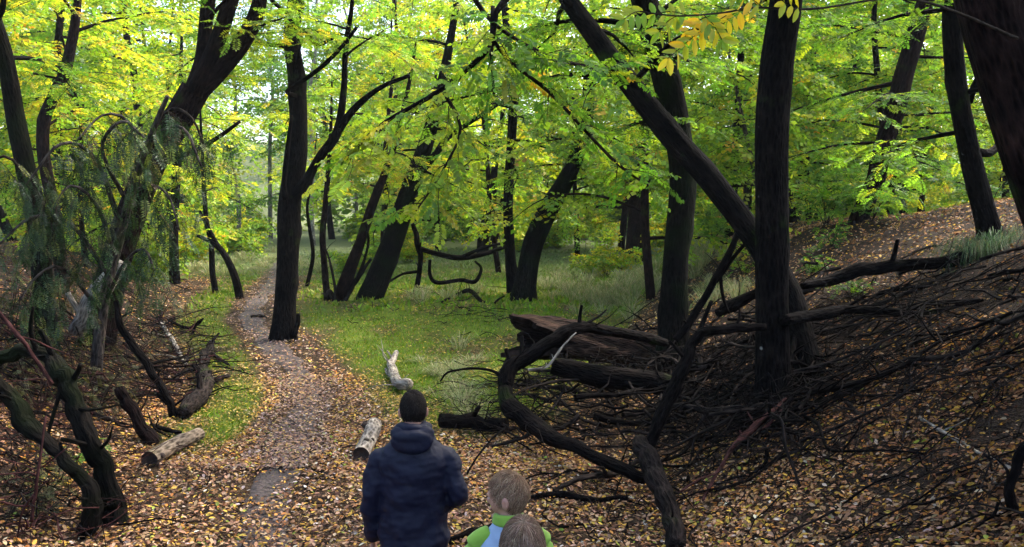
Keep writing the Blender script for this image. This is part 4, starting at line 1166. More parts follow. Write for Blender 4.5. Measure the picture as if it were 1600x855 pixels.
# bank, right
branch("bank_log", "dark rotting log half buried along the top of the bank", [(1255, 446, 10.6, 14), (1320, 430, 10.9, 22), (1390, 414, 10.9, 26), (1450, 410, 10.8, 20), (1520, 396, 10.8, 22)], 'dead', 51, 16, "log", lump=.2, ridge=.1)
branch("long_stick", "long grey stick sloping up the bank towards the grass tuft", [GR(1240, 505, 9), GR(1350, 482, 8), GR(1430, 452, 7), GR(1508, 418, 5)], 'dead_grey', 52, 8, sides=[[GR(1430, 452, 5), GR(1465, 444, 4), GR(1500, 430, 3)]])
branch("low_bough", "dark bough lying level across the bank below the long stick", [(1225, 500, 8.6, 22), (1290, 488, 9.2, 20), (1360, 484, 9.5, 15), (1440, 490, 9.3, 10), (1530, 468, 9.2, 5)], 'dead', 53, 12)
branch("curved_stick", "curved pale stick arching down the middle of the bank", [GR(1386, 508, 6), GR(1405, 545, 6), GR(1423, 590, 6), GR(1422, 640, 6), GR(1410, 690, 5)], 'dead_grey', 54, 7)
branch("white_stick", "long whitish stick lying down the lower right bank", [GR(1440, 655, 6), GR(1490, 685, 7), GR(1540, 712, 7), GR(1590, 735, 7)], 'dead_pale', 55, 7, sides=[[GR(1490, 685, 4), GR(1530, 725, 4), GR(1560, 760, 4)]])
branch("short_stick", "short grey stick lying left of the curved pale stick", [GR(1305, 612, 7), GR(1335, 640, 7), GR(1362, 662, 6)], 'dead_grey', 56, 7)
branch("corner_sapling", "thin dark crooked stem at the lower right corner", [(1572, 862, 4.9, 22), (1582, 800, 4.9, 20), (1578, 765, 4.9, 19), (1592, 720, 4.9, 18), (1612, 680, 4.9, 14)], 'dead', 57, 10)
branch("bare_sapling", "thin bare bent stem rising in front of the bank's centre", [(1250, 760, 6.6, 6), (1228, 700, 6.7, 6), (1222, 660, 6.8, 5), (1205, 645, 6.9, 4)], 'dead_grey', 58, 6)

# clearing
dZ = gd(652, 456)
branch("fallen_dead_branch", "fallen dead branch with curling arms behind the clearing", [(650, 456, dZ, 11), (656, 420, dZ, 10), (655, 388, dZ, 11), (648, 360, dZ, 10), (644, 350, dZ, 6)], 'dead', 61, 10,
       sides=[[(655, 388, dZ, 10), (680, 396, dZ, 10), (720, 403, dZ, 10), (760, 396, dZ + .3, 9), (790, 386, dZ + .5, 7)], [(720, 402, dZ, 7), (760, 386, dZ, 6), (788, 380, dZ, 4)],
              [(672, 406, dZ, 6), (672, 430, dZ, 7), (684, 442, dZ, 8), (720, 438, dZ, 8), (742, 440, dZ, 8), (752, 420, dZ, 6), (742, 408, dZ, 4)],
              [(655, 424, dZ, 6), (630, 428, dZ - .3, 5), (606, 442, dZ - .6, 4), (590, 456, dZ - .8, 4)]])
branch("claw_branch", "dark claw shaped branch on the grass above the hollow log", [GR(690, 472, 4), GR(712, 462, 6), (734, 455, gd(734, 470), 8), (750, 470, gd(734, 470) - .4, 7), (768, 483, gd(734, 470) - .8, 6), (778, 496, gd(734, 470) - 1.2, 5)], 'dead', 62, 8, sides=[[(768, 483, gd(734, 470) - .8, 5), (776, 470, gd(734, 470) - .8, 4), (789, 462, gd(734, 470) - .8, 3)]])
for k, (a, b) in enumerate((([(535, 468, 8), (552, 445, 8), (566, 425, 7), (580, 405, 5)], "short dead stake leaning right between reddish and mossy trunks"), ([(525, 474, 8), (515, 455, 9), (508, 470, 7)], "small dark broken snag at the foot of the reddish trunk"), ([(540, 470, 7), (556, 440, 6), (575, 385, 5), (572, 350, 4)], "thin bare stem leaning behind the reddish trunk"), ([(526, 470, 6), (521, 435, 5), (514, 405, 4), (508, 385, 3)], "thin bare stem tilting left by the reddish trunk"))):
    branch("dead_stem", b, [(x, y, dF - .1 * k, w) for x, y, w in a], 'dead_grey' if k % 2 else 'dead', 63 + k, 8, cat="dead stem")
branch("root_snag", "short broken snag at the foot of the forked tree", [(458, 531, d - 0 if False else gd(455, 533), 12), (463, 512, gd(455, 533), 10), (466, 490, gd(455, 533), 6)], 'dead', 68, 9, cat="dead stem")

# left bank
dl = gd(186, 815)
branch("arched_trunk", "dark mossy trunk arching from the left edge down to the path", [(190, 828, dl, 42), (180, 795, dl, 37), (163, 740, dl, 34), (146, 700, dl, 35), (128, 655, dl + .1, 32), (112, 610, dl + .2, 33), (98, 582, dl + .25, 38), (74, 556, dl + .4, 27), (40, 546, dl + .45, 26), (5, 560, dl + .5, 22), (-60, 590, dl + .5, 20)], 'bark_moss', 71, 24, "fallen tree", lump=.13, ridge=.10, step=.05, sides=[[(104, 585, dl + .2, 16), (92, 620, dl + .1, 9), (78, 668, dl, 6), (70, 700, dl - .1, 4)], [(150, 705, dl, 9), (168, 690, dl - .1, 6), (176, 668, dl - .2, 3)], [(60, 552, dl + .4, 12), (48, 520, dl + .3, 8), (52, 480, dl + .2, 5)], [(120, 640, dl + .1, 10), (150, 640, dl - .1, 5), (190, 632, dl - .3, 3)]])
dl2 = gd(136, 838)
branch("twisted_trunk", "short twisted mossy trunk behind the arched trunk at lower left", [(136, 845, dl2, 34), (147, 806, dl2, 34), (146, 770, dl2, 28), (126, 744, dl2, 22), (104, 724, dl2, 24), (72, 692, dl2 + .1, 26), (44, 664, dl2 + .2, 32), (22, 630, dl2 + .3, 27), (-5, 600, dl2 + .3, 26), (-40, 560, dl2 + .3, 22)], 'bark_moss', 72, 24, "fallen tree", lump=.16, ridge=.10, step=.05)
dl3 = gd(272, 653)
branch("leaning_sapling", "slim dark stem leaning left above the tan log", [(273, 655, dl3, 18), (266, 630, dl3, 15), (247, 596, dl3, 14), (217, 551, dl3, 14), (190, 512, dl3, 12), (182, 470, dl3, 9)], 'bark', 73, 12, "dead stem", sides=[[(262, 630, dl3, 8), (240, 612, dl3, 6)]])
dl4 = gd(238, 692)
branch("brown_stump", "brown broken stem leaning left beside the tan log", [(240, 694, dl4, 30), (222, 668, dl4, 24), (200, 630, dl4, 21), (186, 606, dl4, 16)], 'bark_red', 74, 14, "dead stem", lump=.1)
dg = gd(300, 640)
branch("gnarled_log", "gnarled grey driftwood like log lying left of the path", [GR(284, 646, 22), GR(305, 628, 30), GR(325, 604, 28), GR(318, 580, 22), GR(322, 552, 16), GR(330, 535, 12)], 'dead_grey', 76, 14, "log", lump=.2, ridge=.06,
       sides=[[GR(322, 598, 12), GR(340, 592, 10), GR(358, 588, 7)], [GR(318, 574, 9), GR(295, 578, 9), GR(276, 590, 9), GR(284, 596, 6)], [GR(325, 548, 8), GR(342, 560, 7), GR(358, 570, 5)], [GR(300, 610, 7), GR(288, 620, 6)]])
branch("forked_deadwood", "dark forked dead branch above the gnarled log", [GR(262, 500, 5), GR(290, 512, 6), (305, 508, gd(305, 516), 7), (315, 500, gd(305, 516), 5)], 'dead', 77, 8, sides=[[(300, 522, gd(300, 525), 6), (308, 505, gd(300, 525), 5), (318, 498, gd(300, 525), 4)]])
branch("silver_branch", "silvery bleached branch on the left bank slope", [GR(252, 505, 7), GR(268, 530, 8), GR(285, 560, 7), GR(292, 570, 5)], 'dead_pale', 78, 8)
branch("black_stick", "short black stick behind the tan log", [GR(237, 664, 8), GR(262, 672, 9), GR(284, 676, 8)], 'dead', 79, 8)
branch("grey_stump_log", "pale grey flaking log propped in the wattle's shade", [(120, 520, gd(120, 560), 30), (140, 490, gd(120, 560), 34), (160, 455, gd(120, 560), 32), (190, 410, gd(120, 560), 24)], 'dead_pale', 80, 14, "log", lump=.12)
branch("red_stick", "long thin reddish stick crossing the arched trunk at far left", [(-10, 480, dl - .1, 8), (30, 525, dl - .1, 8), (55, 560, dl - .1, 7), (82, 600, dl - .1, 6)], 'dead_red', 81, 7)
branch("thin_bare_shrub", "thin bare reddish shrub stem in the lower left corner", [(50, 815, dl - .6, 6), (55, 770, dl - .6, 6), (62, 720, dl - .6, 5), (72, 650, dl - .5, 4)], 'dead_red', 82, 6, cat="shrub", sides=[[(55, 770, dl - .6, 4), (35, 800, dl - .6, 4), (27, 840, dl - .6, 3)], [(58, 745, dl - .6, 4), (45, 738, dl - .6, 3), (0, 742, dl - .7, 3)], [(66, 730, dl - .6, 3), (90, 712, dl - .6, 3), (110, 695, dl - .6, 2)]])
branch("path_twig", "short dark twig lying across the leafy path", [GR(300, 762, 5), GR(325, 757, 6), GR(345, 750, 4)], 'dead', 83, 6, sides=[[GR(325, 757, 4), GR(338, 762, 3)]])
branch("path_stick", "small brown stick on leaves left of the pale spotted log", [GR(497, 736, 6), GR(512, 742, 7), GR(526, 745, 5)], 'dead_grey', 84, 6)
branch("far_path_stick", "small curved stick beside the far bend of the path", [GR(392, 495, 4), GR(405, 493, 5), GR(416, 496, 4)], 'dead_grey', 85, 6)

# brushwood nobody could count
def brush(name, label, boxes, seed, mats=('dead', 'dead_grey'), leafy_=False):
    r = rng_(seed)
    acc = {m_: Acc() for m_ in mats}
    for (x0, x1, y0, y1, n, lift, L0, L1, rmax) in boxes:
        for _ in range(n):
            g = G(r.uniform(x0, x1), r.uniform(y0, y1))
            if g[1] > 24: continue
            a = r.uniform(0, 6.28); L = r.uniform(L0, L1)
            p = [g[:2]]; k = 5
            for i in range(k): a += r.normal(0, .2) + (r.normal(0, .8) if r.random() < .25 else 0); p.append(p[-1] + np.array([math.cos(a), math.sin(a)]) * L / k)
            p = np.array(p); l0, l1 = (r.random(2) ** 2) * lift
            z = h(p[:, 0], p[:, 1]); lf = np.linspace(l0, l1, k + 1) + r.normal(0, .025, k + 1)
            z = np.maximum(z + lf, z - .01)
            r0 = r.uniform(.2, 1) ** 2.5 * rmax * .9 + .0025
            ln = np.column_stack([p, z, np.linspace(r0, r0 * .35, k + 1)])
            m_ = mats[int(r.integers(len(mats)))]
            v, q, b = tube(cr(ln, n=1 if r0 < .008 else 2), 4 if r0 < .012 else 6, .06, 0, int(r.integers(1e6)), cap=False); acc[m_].add(v, q, b)
            for _k in range(int(r.integers(0, 4))):
                i = int(r.integers(1, k)); d_ = np.array([r.normal(), r.normal(), abs(r.normal()) * .6]); d_ /= np.linalg.norm(d_)
                l2 = L * r.uniform(.15, .4)
                ln2 = np.column_stack([sway(r, ln[i, :3], d_, l2, 4, .2, .03), np.linspace(r0 * .55, .002, 5)])
                v, q, b = tube(cr(ln2, n=1), 3, 0, 0, 0, cap=False); acc[m_].add(v, q, b)
    A = Acc(); me = None; mi = []
    for i, m_ in enumerate(mats):
        if acc[m_].n:
            v, q, b, _ = acc[m_].get(); A.add(v, q, b); mi += [i] * len(q)
    v, q, b, _ = A.get(); me = mesh_np(name, v, q, vec=b, smooth=True)
    for m_ in mats: me.materials.append(M[m_])
    me.polygons.foreach_set("material_index", np.array(mi, np.int32))
    o = bpy.data.objects.new(name, me); COL.objects.link(o)
    tag(o, label, "brushwood", kind="stuff"); return o
brush("pile_brushwood", "dark tangle of dead branches heaped around the logs", [(760, 1260, 590, 730, 300, .5, .3, 1.5, .022), (860, 1250, 520, 640, 240, .6, .4, 1.9, .034), (690, 860, 600, 680, 80, .25, .3, 1.0, .014), (860, 1100, 740, 850, 90, .10, .2, .8, .012), (1000, 1260, 560, 720, 230, .6, .3, 1.5, .020), (860, 1260, 560, 700, 80, .5, .6, 2.2, .06), (1000, 1300, 700, 800, 80, .15, .2, .9, .010)], 501)
brush("bank_brushwood", "dark tangle of sticks on the right bank", [(1230, 1600, 420, 620, 270, .42, .3, 1.6, .017), (1230, 1600, 430, 600, 40, .3, .8, 2.4, .045), (1230, 1600, 600, 850, 130, .15, .2, 1.2, .011)], 502)
brush("left_brushwood", "brown tangle of sticks on the left bank", [(0, 300, 440, 640, 520, .5, .3, 1.8, .016), (0, 280, 450, 640, 50, .3, .8, 2.0, .04), (0, 190, 620, 860, 320, .4, .3, 1.2, .009), (240, 340, 480, 640, 120, .2, .3, 1.0, .014)], 503, ('dead', 'dead_grey', 'dead_red'))
brush("clearing_brushwood", "grey scattered dead twigs across the clearing", [(480, 800, 420, 520, 70, .3, .4, 1.4, .012), (640, 1000, 395, 440, 130, .5, .8, 2.4, .02), (680, 800, 500, 620, 40, .2, .3, 1.0, .008), (430, 600, 700, 850, 30, .05, .15, .5, .006), (200, 560, 720, 850, 60, .04, .12, .45, .006)], 504)

# ------------------------------------------------------------------ small plants
def shrub(name, label, px, py, hgt, n, pal, size, seed, kind='mid', spread=.5, cat="shrub", leafm=None, droop=.1, stem_r=.010):
    """a low plant: a few stems from one root, compound leaves along them"""
    r = rng_(seed); g = G(px, py); o = np.array([g[0], g[1], hz(g[0], g[1])])
    root = empty(name, o); tag(root, label, cat)
    LV, TW = Leaves(), Acc()
    for k in range(n):
        a = k * 2.4 + r.uniform(-.4, .4); out = spread * r.uniform(.3, 1)
        pts = sway(r, o - [0, 0, .03], np.array([math.cos(a) * out, math.sin(a) * out, 1]), hgt * r.uniform(.7, 1.15), 6, .14, .03)
        l = np.column_stack([pts, np.linspace(stem_r, .003, len(pts))])
        v, q, b = tube(cr(l, n=3), 6, .05, 0, k); part("stem", root, v, q, M['twig'], o, vec=b, smooth=True)
        leafy(r, LV, TW, cr(l, n=3), max(3, int(hgt * 5)), hgt * .38, pal, size, .3, .4, droop, .06, .003)
    v, q, b, _ = TW.get(); t = part("twigs", root, v, q, M['twig'], o, vec=b); t["kind"] = "stuff"
    v, q, _, c = LV.build(kind, seed); t = part("foliage", root, v, q, leafm or M['leaf'], o, col=c); t["kind"] = "stuff"
    return root
OLIVE = [(3, (.05, .065, .02)), (3, (.08, .085, .03)), (2, (.12, .10, .04)), (1, (.16, .16, .03))]
shrub("green_seedling", "leafy green seedling at the left end of the bank log", 1268, 430, .45, 5, DEEP, .15, 301)
shrub("green_seedling", "leafy green seedling below the middle of the bank log", 1330, 468, .40, 5, DEEP, .15, 302)
shrub("green_seedling", "leafy green seedling on the bank crest above the bank log", 1300, 385, .5, 5, DEEP, .17, 303)
shrub("green_seedling", "bright seedling growing between the slanting branch and tall trunk", 1160, 430, .5, 4, LIME, .18, 304)
shrub("young_locust", "small yellow green bush before the dark tree in pale grass", 912, 432, .9, 6, LIME, .26, 305)
shrub("young_locust", "small bright bush right of the crossed upright trunk", 1112, 385, 1.0, 6, GREEN, .26, 306)
shrub("young_locust", "bushy sapling at the foot of the slender ridge tree", 1362, 345, 1.1, 7, GREEN, .26, 307)
shrub("young_locust", "low leafy bush on the crest left of the slender ridge tree", 1290, 352, 1.0, 7, DEEP, .26, 308)
shrub("young_locust", "leafy sapling beneath the thin dark sapling on the crest", 1440, 318, 1.0, 6, GREEN, .24, 309)
shrub("mossy_seedling", "small green sprig growing on the arched trunk's near side", 112, 735, .42, 4, GREEN, .10, 310)
for k, (px, py, hg, lab) in enumerate(((60, 640, .9, "dull olive shrub behind the arched trunk at left"), (150, 650, .8, "dull olive shrub between arched trunk and brown stump"), (20, 520, 1.1, "dull olive shrub on the slope at the far left edge"), (215, 560, .8, "dull olive shrub below the drooping wattle"), (95, 500, 1.0, "dull olive shrub beside the pale flaking log"), (15, 760, .6, "sparse dull shrub in the lower left corner"), (60, 800, .45, "low dull sprawling shrub near the bottom left corner"), (120, 590, .9, "dull olive shrub just above the bend of the arched trunk"), (250, 500, .8, "dull olive shrub right of the drooping wattle's foot"), (35, 600, .9, "dull olive shrub behind the twisted trunk"))):
    shrub("olive_shrub", lab, px, py, hg, 7, OLIVE, .13, 320 + k, 'frond', .8, leafm=M['leaf_dull'], droop=.2)

def hanging_tuft():
    r = rng_(41); g = G(1535, 400); o = np.array([g[0], g[1], hz(g[0], g[1])])
    root = empty("grass_tussock", o); tag(root, "dark green grass tussock hanging under the curved bank trunk", "grass tuft")
    for k, (dx, dy, n) in enumerate(((0, 0, 260), (-.18, -.05, 160), (.16, -.08, 160))):
        A = Acc(); tuft(A, r, (g[0] + dx, g[1] + dy), n, .30, .55, [(3, (.05, .10, .05)), (2, (.08, .14, .06)), (1.5, (.13, .14, .08))], 2.6, .003)
        v, q, _, c = A.get(); t = part("blades", root, v, q, M['grass'], o, col=c); t["kind"] = "stuff"
hanging_tuft()

# bushes under the far trees: three kinds, copied
def understory():
    r = rng_(410); pr = []
    for k, (pal, hg) in enumerate(((LIME, 1.6), (GREEN, 1.3), (YELL, 1.5))):
        o = shrub("understory_bush", "x", 500 + 20 * k, 420, hg, 7, pal, .34, 411 + k, 'far', .7, "shrub", stem_r=.014); pr.append(o)
    nm = ["lime", "green", "yellowish"]; spots = []
    tries = 0
    while len(spots) < 46 and tries < 3000:
        tries += 1
        y = r.uniform(24, 58); x = r.uniform(-.62, .62) * y; px = 800 + x / y * FPX
        if abs(x - path_x(y)) < 1.5 or (y < 34 and 345 < px < 440) or (y < 28 and 470 < px < 800): continue
        if spots and min((x - a) ** 2 + (y - b) ** 2 for a, b, _ in spots) < 4: continue
        spots.append((x, y, px))
    seen = {}; used = set()
    for x, y, px in sorted(spots, key=lambda s_: s_[2]):
        k = int(r.integers(3)); loc = (x, y, hz(x, y) - .03)
        if k not in used: o = pr[k]; used.add(k)
        else: o = copy_tree(pr[k], loc, 0, 1)
        o.location = loc; o.rotation_euler = (0, 0, r.uniform(0, 6.28)); s_ = r.uniform(.7, 1.4); o.scale = (s_, s_, s_)
        lo = max([m for m in MARK if m[0] <= px], default=(0, "the left edge")); hi = min([m for m in MARK if m[0] > px], default=(1600, "the right edge"))
        w = ("just right of " + lo[1]) if abs(px - lo[0]) < abs(px - hi[0]) else ("just left of " + hi[1])
        dist = "nearer" if y < 33 else "middling" if y < 42 else "farther"
        lab = "%s %s bush under the trees %s" % (dist, nm[k], w)
        n = seen.get(lab, 0); seen[lab] = n + 1
        if n: lab = ["second", "third", "fourth", "fifth"][n - 1] + " " + lab
        tag(o, lab, "shrub", "bushes under the far trees")
understory()

# ------------------------------------------------------------------ people
from mathutils import noise as mnoise

def ell(c, rad, R=None, nu=24, nv=16):
    th = np.linspace(0, 2 * math.pi, nu, endpoint=False); ph = np.linspace(0, math.pi, nv + 1)
    v = [[0, 0, 1]] + [[math.sin(p) * math.cos(t), math.sin(p) * math.sin(t), math.cos(p)] for p in ph[1:-1] for t in th] + [[0, 0, -1]]
    v = np.array(v, float); f = []
    for k in range(nu): f.append([0, 1 + k, 1 + (k + 1) % nu])
    for j in range(nv - 2):
        for k in range(nu):
            a, b = 1 + j * nu + k, 1 + j * nu + (k + 1) % nu
            f.append([a, a + nu, b + nu, b])
    last = len(v) - 1; o = 1 + (nv - 2) * nu
    for k in range(nu): f.append([last, o + (k + 1) % nu, o + k])
    w = v * np.array(rad)
    if R is not None: w = w @ np.asarray(R).T
    return w + np.array(c), f, v

def loft(rings, nu=28, power=2.3):
    """rings: z, cx, cy, rx, ry -> closed body of super-ellipse sections"""
    rr = cr(np.array([[r_[1], r_[2], r_[0], r_[3], r_[4]] for r_ in rings]), n=4)
    th = np.linspace(0, 2 * math.pi, nu, endpoint=False)
    cs, sn = np.cos(th), np.sin(th)
    ex = np.sign(cs) * np.abs(cs) ** (2 / power); ey = np.sign(sn) * np.abs(sn) ** (2 / power)
    v = np.concatenate([np.stack([r_[0] + r_[3] * ex, r_[1] + r_[4] * ey, np.full(nu, r_[2])], -1) for r_ in rr])
    f = []
    for j in range(len(rr) - 1):
        for k in range(nu):
            a, b = j * nu + k, j * nu + (k + 1) % nu
            f.append([a, b, b + nu, a + nu])
    up = rr[-1, 2] > rr[0, 2]
    lo, hi = list(range(nu)), list(range((len(rr) - 1) * nu, len(rr) * nu))
    f += [lo[::-1], hi] if up else [lo, hi[::-1]]
    return v, f

def limb_(rows, seg=14):
    v, q, _ = tube(cr(np.array(rows, float), .02), seg, 0, 0, 0)
    return v, [list(x) for x in q]

def fuse(pieces, voxel, smooth=4):
    vs_, fs, n = [], [], 0
    for p in pieces:
        v, f = p[0], p[1]
        vs_.append(v); fs += [[int(i) + n for i in x] for x in f]; n += len(v)
    me = bpy.data.meshes.new("tmp"); me.from_pydata(np.vstack(vs_).tolist(), [], fs)
    bm = bmesh.new(); bm.from_mesh(me); bmesh.ops.recalc_face_normals(bm, faces=bm.faces); bm.to_mesh(me); bm.free()
    o = bpy.data.objects.new("tmp", me); COL.objects.link(o)
    m = o.modifiers.new("r", 'REMESH'); m.mode = 'VOXEL'; m.voxel_size = voxel; m.use_smooth_shade = True
    s = o.modifiers.new("s", 'SMOOTH'); s.iterations = smooth; s.factor = .5
    dg = bpy.context.evaluated_depsgraph_get()
    out = bpy.data.meshes.new_from_object(o.evaluated_get(dg))
    bpy.data.objects.remove(o); bpy.data.meshes.remove(me)
    return out

def wrinkle(me, amp, scale, seed=0.0, stretch=(1, 1, 1)):
    co = np.empty(len(me.vertices) * 3, np.float32); me.vertices.foreach_get("co", co); co = co.reshape(-1, 3)
    nr = np.empty(len(me.vertices) * 3, np.float32); me.vertices.foreach_get("normal", nr); nr = nr.reshape(-1, 3)
    d_ = np.array([mnoise.noise(Vector((c[0] * scale * stretch[0] + seed, c[1] * scale * stretch[1], c[2] * scale * stretch[2]))) * .7 + .5 * (.5 - abs(mnoise.noise(Vector((c[0] * scale * 1.7 + seed + 9, c[1] * scale * 1.7, c[2] * scale * 1.3 + c[0] * scale))))) for c in co])
    co = co + nr * (d_ * amp)[:, None]
    me.vertices.foreach_set("co", co.astype(np.float32).ravel()); me.update()

def cloth(name, c, rough=.75, sheen=.15, scale=1.0, vary=.15):
    m, t = new_mat(name); L = t.links.new
    tc = N(t, "ShaderNodeTexCoord")
    n1 = N(t, "ShaderNodeTexNoise", i_Scale=9.0 * scale, i_Detail=6.0); L(tc.outputs["Object"], n1.inputs["Vector"])
    n2 = N(t, "ShaderNodeTexNoise", i_Scale=420.0, i_Detail=2.0); L(tc.outputs["Object"], n2.inputs["Vector"])
    rc = ramp(t, n1.outputs[0], [(.3, tuple(x * (1 - vary) for x in c)), (.7, tuple(x * (1 + vary) for x in c))])
    bs = N(t, "ShaderNodeBsdfPrincipled", i_Roughness=rough); L(rc.outputs[0], bs.inputs["Base Color"])
    bs.inputs["Sheen Weight"].default_value = sheen; bs.inputs["Specular IOR Level"].default_value = .3
    b1 = N(t, "ShaderNodeBump", i_Strength=.35, i_Distance=.02); L(n1.outputs[0], b1.inputs["Height"])
    b2 = N(t, "ShaderNodeBump", i_Strength=.25, i_Distance=.002); L(n2.outputs[0], b2.inputs["Height"]); L(b1.outputs[0], b2.inputs["Normal"])
    L(b2.outputs[0], bs.inputs["Normal"])
    o = N(t, "ShaderNodeOutputMaterial"); L(bs.outputs[0], o.inputs[0]); return m

def skin_mat():
    m, t = new_mat("skin"); L = t.links.new
    tc = N(t, "ShaderNodeTexCoord")
    n1 = N(t, "ShaderNodeTexNoise", i_Scale=22.0, i_Detail=5.0); L(tc.outputs["Object"], n1.inputs["Vector"])
    rc = ramp(t, n1.outputs[0], [(.3, (.36, .17, .12)), (.7, (.50, .27, .19))])
    bs = N(t, "ShaderNodeBsdfPrincipled", i_Roughness=.55); L(rc.outputs[0], bs.inputs["Base Color"])
    bs.inputs["Subsurface Weight"].default_value = .12; bs.inputs["Subsurface Radius"].default_value = (.01, .004, .002); bs.inputs["Subsurface Scale"].default_value = .5
    o = N(t, "ShaderNodeOutputMaterial"); L(bs.outputs[0], o.inputs[0]); return m
def plain(name, c, rough=.5):
    m, t = new_mat(name); n1 = N(t, "ShaderNodeTexNoise", i_Scale=60.0); rc = ramp(t, n1.outputs[0], [(.3, tuple(x * .8 for x in c)), (.7, tuple(min(1, x * 1.15) for x in c))])
    bs = N(t, "ShaderNodeBsdfPrincipled", i_Roughness=rough); t.links.new(rc.outputs[0], bs.inputs["Base Color"])
    o = N(t, "ShaderNodeOutputMaterial"); t.links.new(bs.outputs[0], o.inputs[0]); return m
def hair_mat(name):
    m, t = new_mat(name); L = t.links.new
    at = N(t, "ShaderNodeAttribute", attribute_name="col")
    bs = N(t, "ShaderNodeBsdfPrincipled", i_Roughness=.7); L(at.outputs["Color"], bs.inputs["Base Color"]); bs.inputs["Specular IOR Level"].default_value = .08
    o = N(t, "ShaderNodeOutputMaterial"); L(bs.outputs[0], o.inputs[0]); return m
M['skin'] = skin_mat(); M['hair'] = hair_mat("hair")
M['eye'] = plain("eye_white", (.45, .40, .37), .3); M['iris'] = plain("iris", (.05, .04, .03), .2); M['lip'] = plain("lips", (.35, .12, .1))

def Rz(a): return np.array([[math.cos(a), -math.sin(a), 0], [math.sin(a), math.cos(a), 0], [0, 0, 1]])
def Rx(a): return np.array([[1, 0, 0], [0, math.cos(a), -math.sin(a)], [0, math.sin(a), math.cos(a)]])

def head_pieces(c, hh, R):
    """head facing +y before R; returns pieces and a placing function"""
    def tf(p): return np.asarray(p) @ R.T + c
    v, f, u = ell((0, 0, 0), (1, 1, 1), None, 40, 28)
    x, y, z = u[:, 0], u[:, 1], u[:, 2]
    X, Y, Z = x * .335 * hh, y * .43 * hh, z * .5 * hh
    low = np.clip(-z, 0, 1)
    X = X * (1 - .30 * low ** 1.4); Y = np.where(y < 0, Y * (1 - .50 * low ** 1.2), Y * (1 - .06 * low))
    Y = Y + .05 * hh * low * (y > 0)
    X = X * (1 + .04 * np.clip(z, 0, 1)); Y = Y - .02 * hh * np.clip(z, 0, 1)
    pcs = [(tf(np.stack([X, Y, Z], -1)), f)]
    for cc, rr in (((0, .44 * hh, -.07 * hh), (.05 * hh, .085 * hh, .085 * hh)), ((0, .415 * hh, .03 * hh), (.035 * hh, .05 * hh, .11 * hh)), ((0, .39 * hh, -.42 * hh), (.09 * hh, .07 * hh, .06 * hh)), ((0, .40 * hh, .10 * hh), (.2 * hh, .04 * hh, .035 * hh)),
                   ((0, .405 * hh, -.235 * hh), (.10 * hh, .045 * hh, .03 * hh))):
        a, b, _ = ell(cc, rr, None, 16, 10); pcs.append((tf(a), b))
    for s in (-1, 1):
        Re = Rz(s * .35)
        a, b, _ = ell((s * .355 * hh, -.03 * hh, -.06 * hh), (.045 * hh, .09 * hh, .15 * hh), Re, 16, 12); pcs.append((tf(a), b))
        a, b, _ = ell((s * .375 * hh, -.05 * hh, .0), (.04 * hh, .06 * hh, .08 * hh), Re, 12, 10); pcs.append((tf(a), b))
    return pcs, tf

def hand_pieces(w, d_, side, u, curl=.5):
    """palm and five fingers from wrist w along d_; side = direction of the thumb edge"""
    d_ = np.asarray(d_, float) / np.linalg.norm(d_); side = np.asarray(side, float); side -= d_ * (side @ d_); side /= np.linalg.norm(side)
    n = np.cross(d_, side); L = .19 * u
    pcs = []
    R = np.stack([side, n, d_], -1)
    a, b, _ = ell(w + d_ * L * .27, (.040 * u, .016 * u, .055 * u), R, 16, 12); pcs.append((a, b))
    for k, (o, ln) in enumerate(((.028, .40), (.010, .45), (-.009, .42), (-.027, .33))):
        p0 = w + d_ * L * .45 + side * o * u; s1 = L * ln
        dd = d_ + n * .15 * curl; p1 = p0 + dd / np.linalg.norm(dd) * s1 * .42
        dd = d_ + n * .7 * curl; p2 = p1 + dd / np.linalg.norm(dd) * s1 * .33
        dd = d_ + n * 1.4 * curl; p3 = p2 + dd / np.linalg.norm(dd) * s1 * .28
        pcs.append(limb_([[*(p0 - d_ * .02 * u), .0098 * u], [*p0, .0095 * u], [*p1, .009 * u], [*p2, .0082 * u], [*p3, .0068 * u]], 8))
    t0 = w + d_ * L * .14 + side * .026 * u; t1 = t0 + (d_ * .55 + side * .75 + n * .2) * .032 * u; t2 = t1 + (d_ * .85 + side * .45 + n * .3) * .03 * u; t3 = t2 + (d_ + side * .15 + n * .3) * .022 * u
    pcs.append(limb_([[*(t0 - side * .01 * u), .013 * u], [*t0, .0125 * u], [*t1, .011 * u], [*t2, .010 * u], [*t3, .008 * u]], 8))
    return pcs

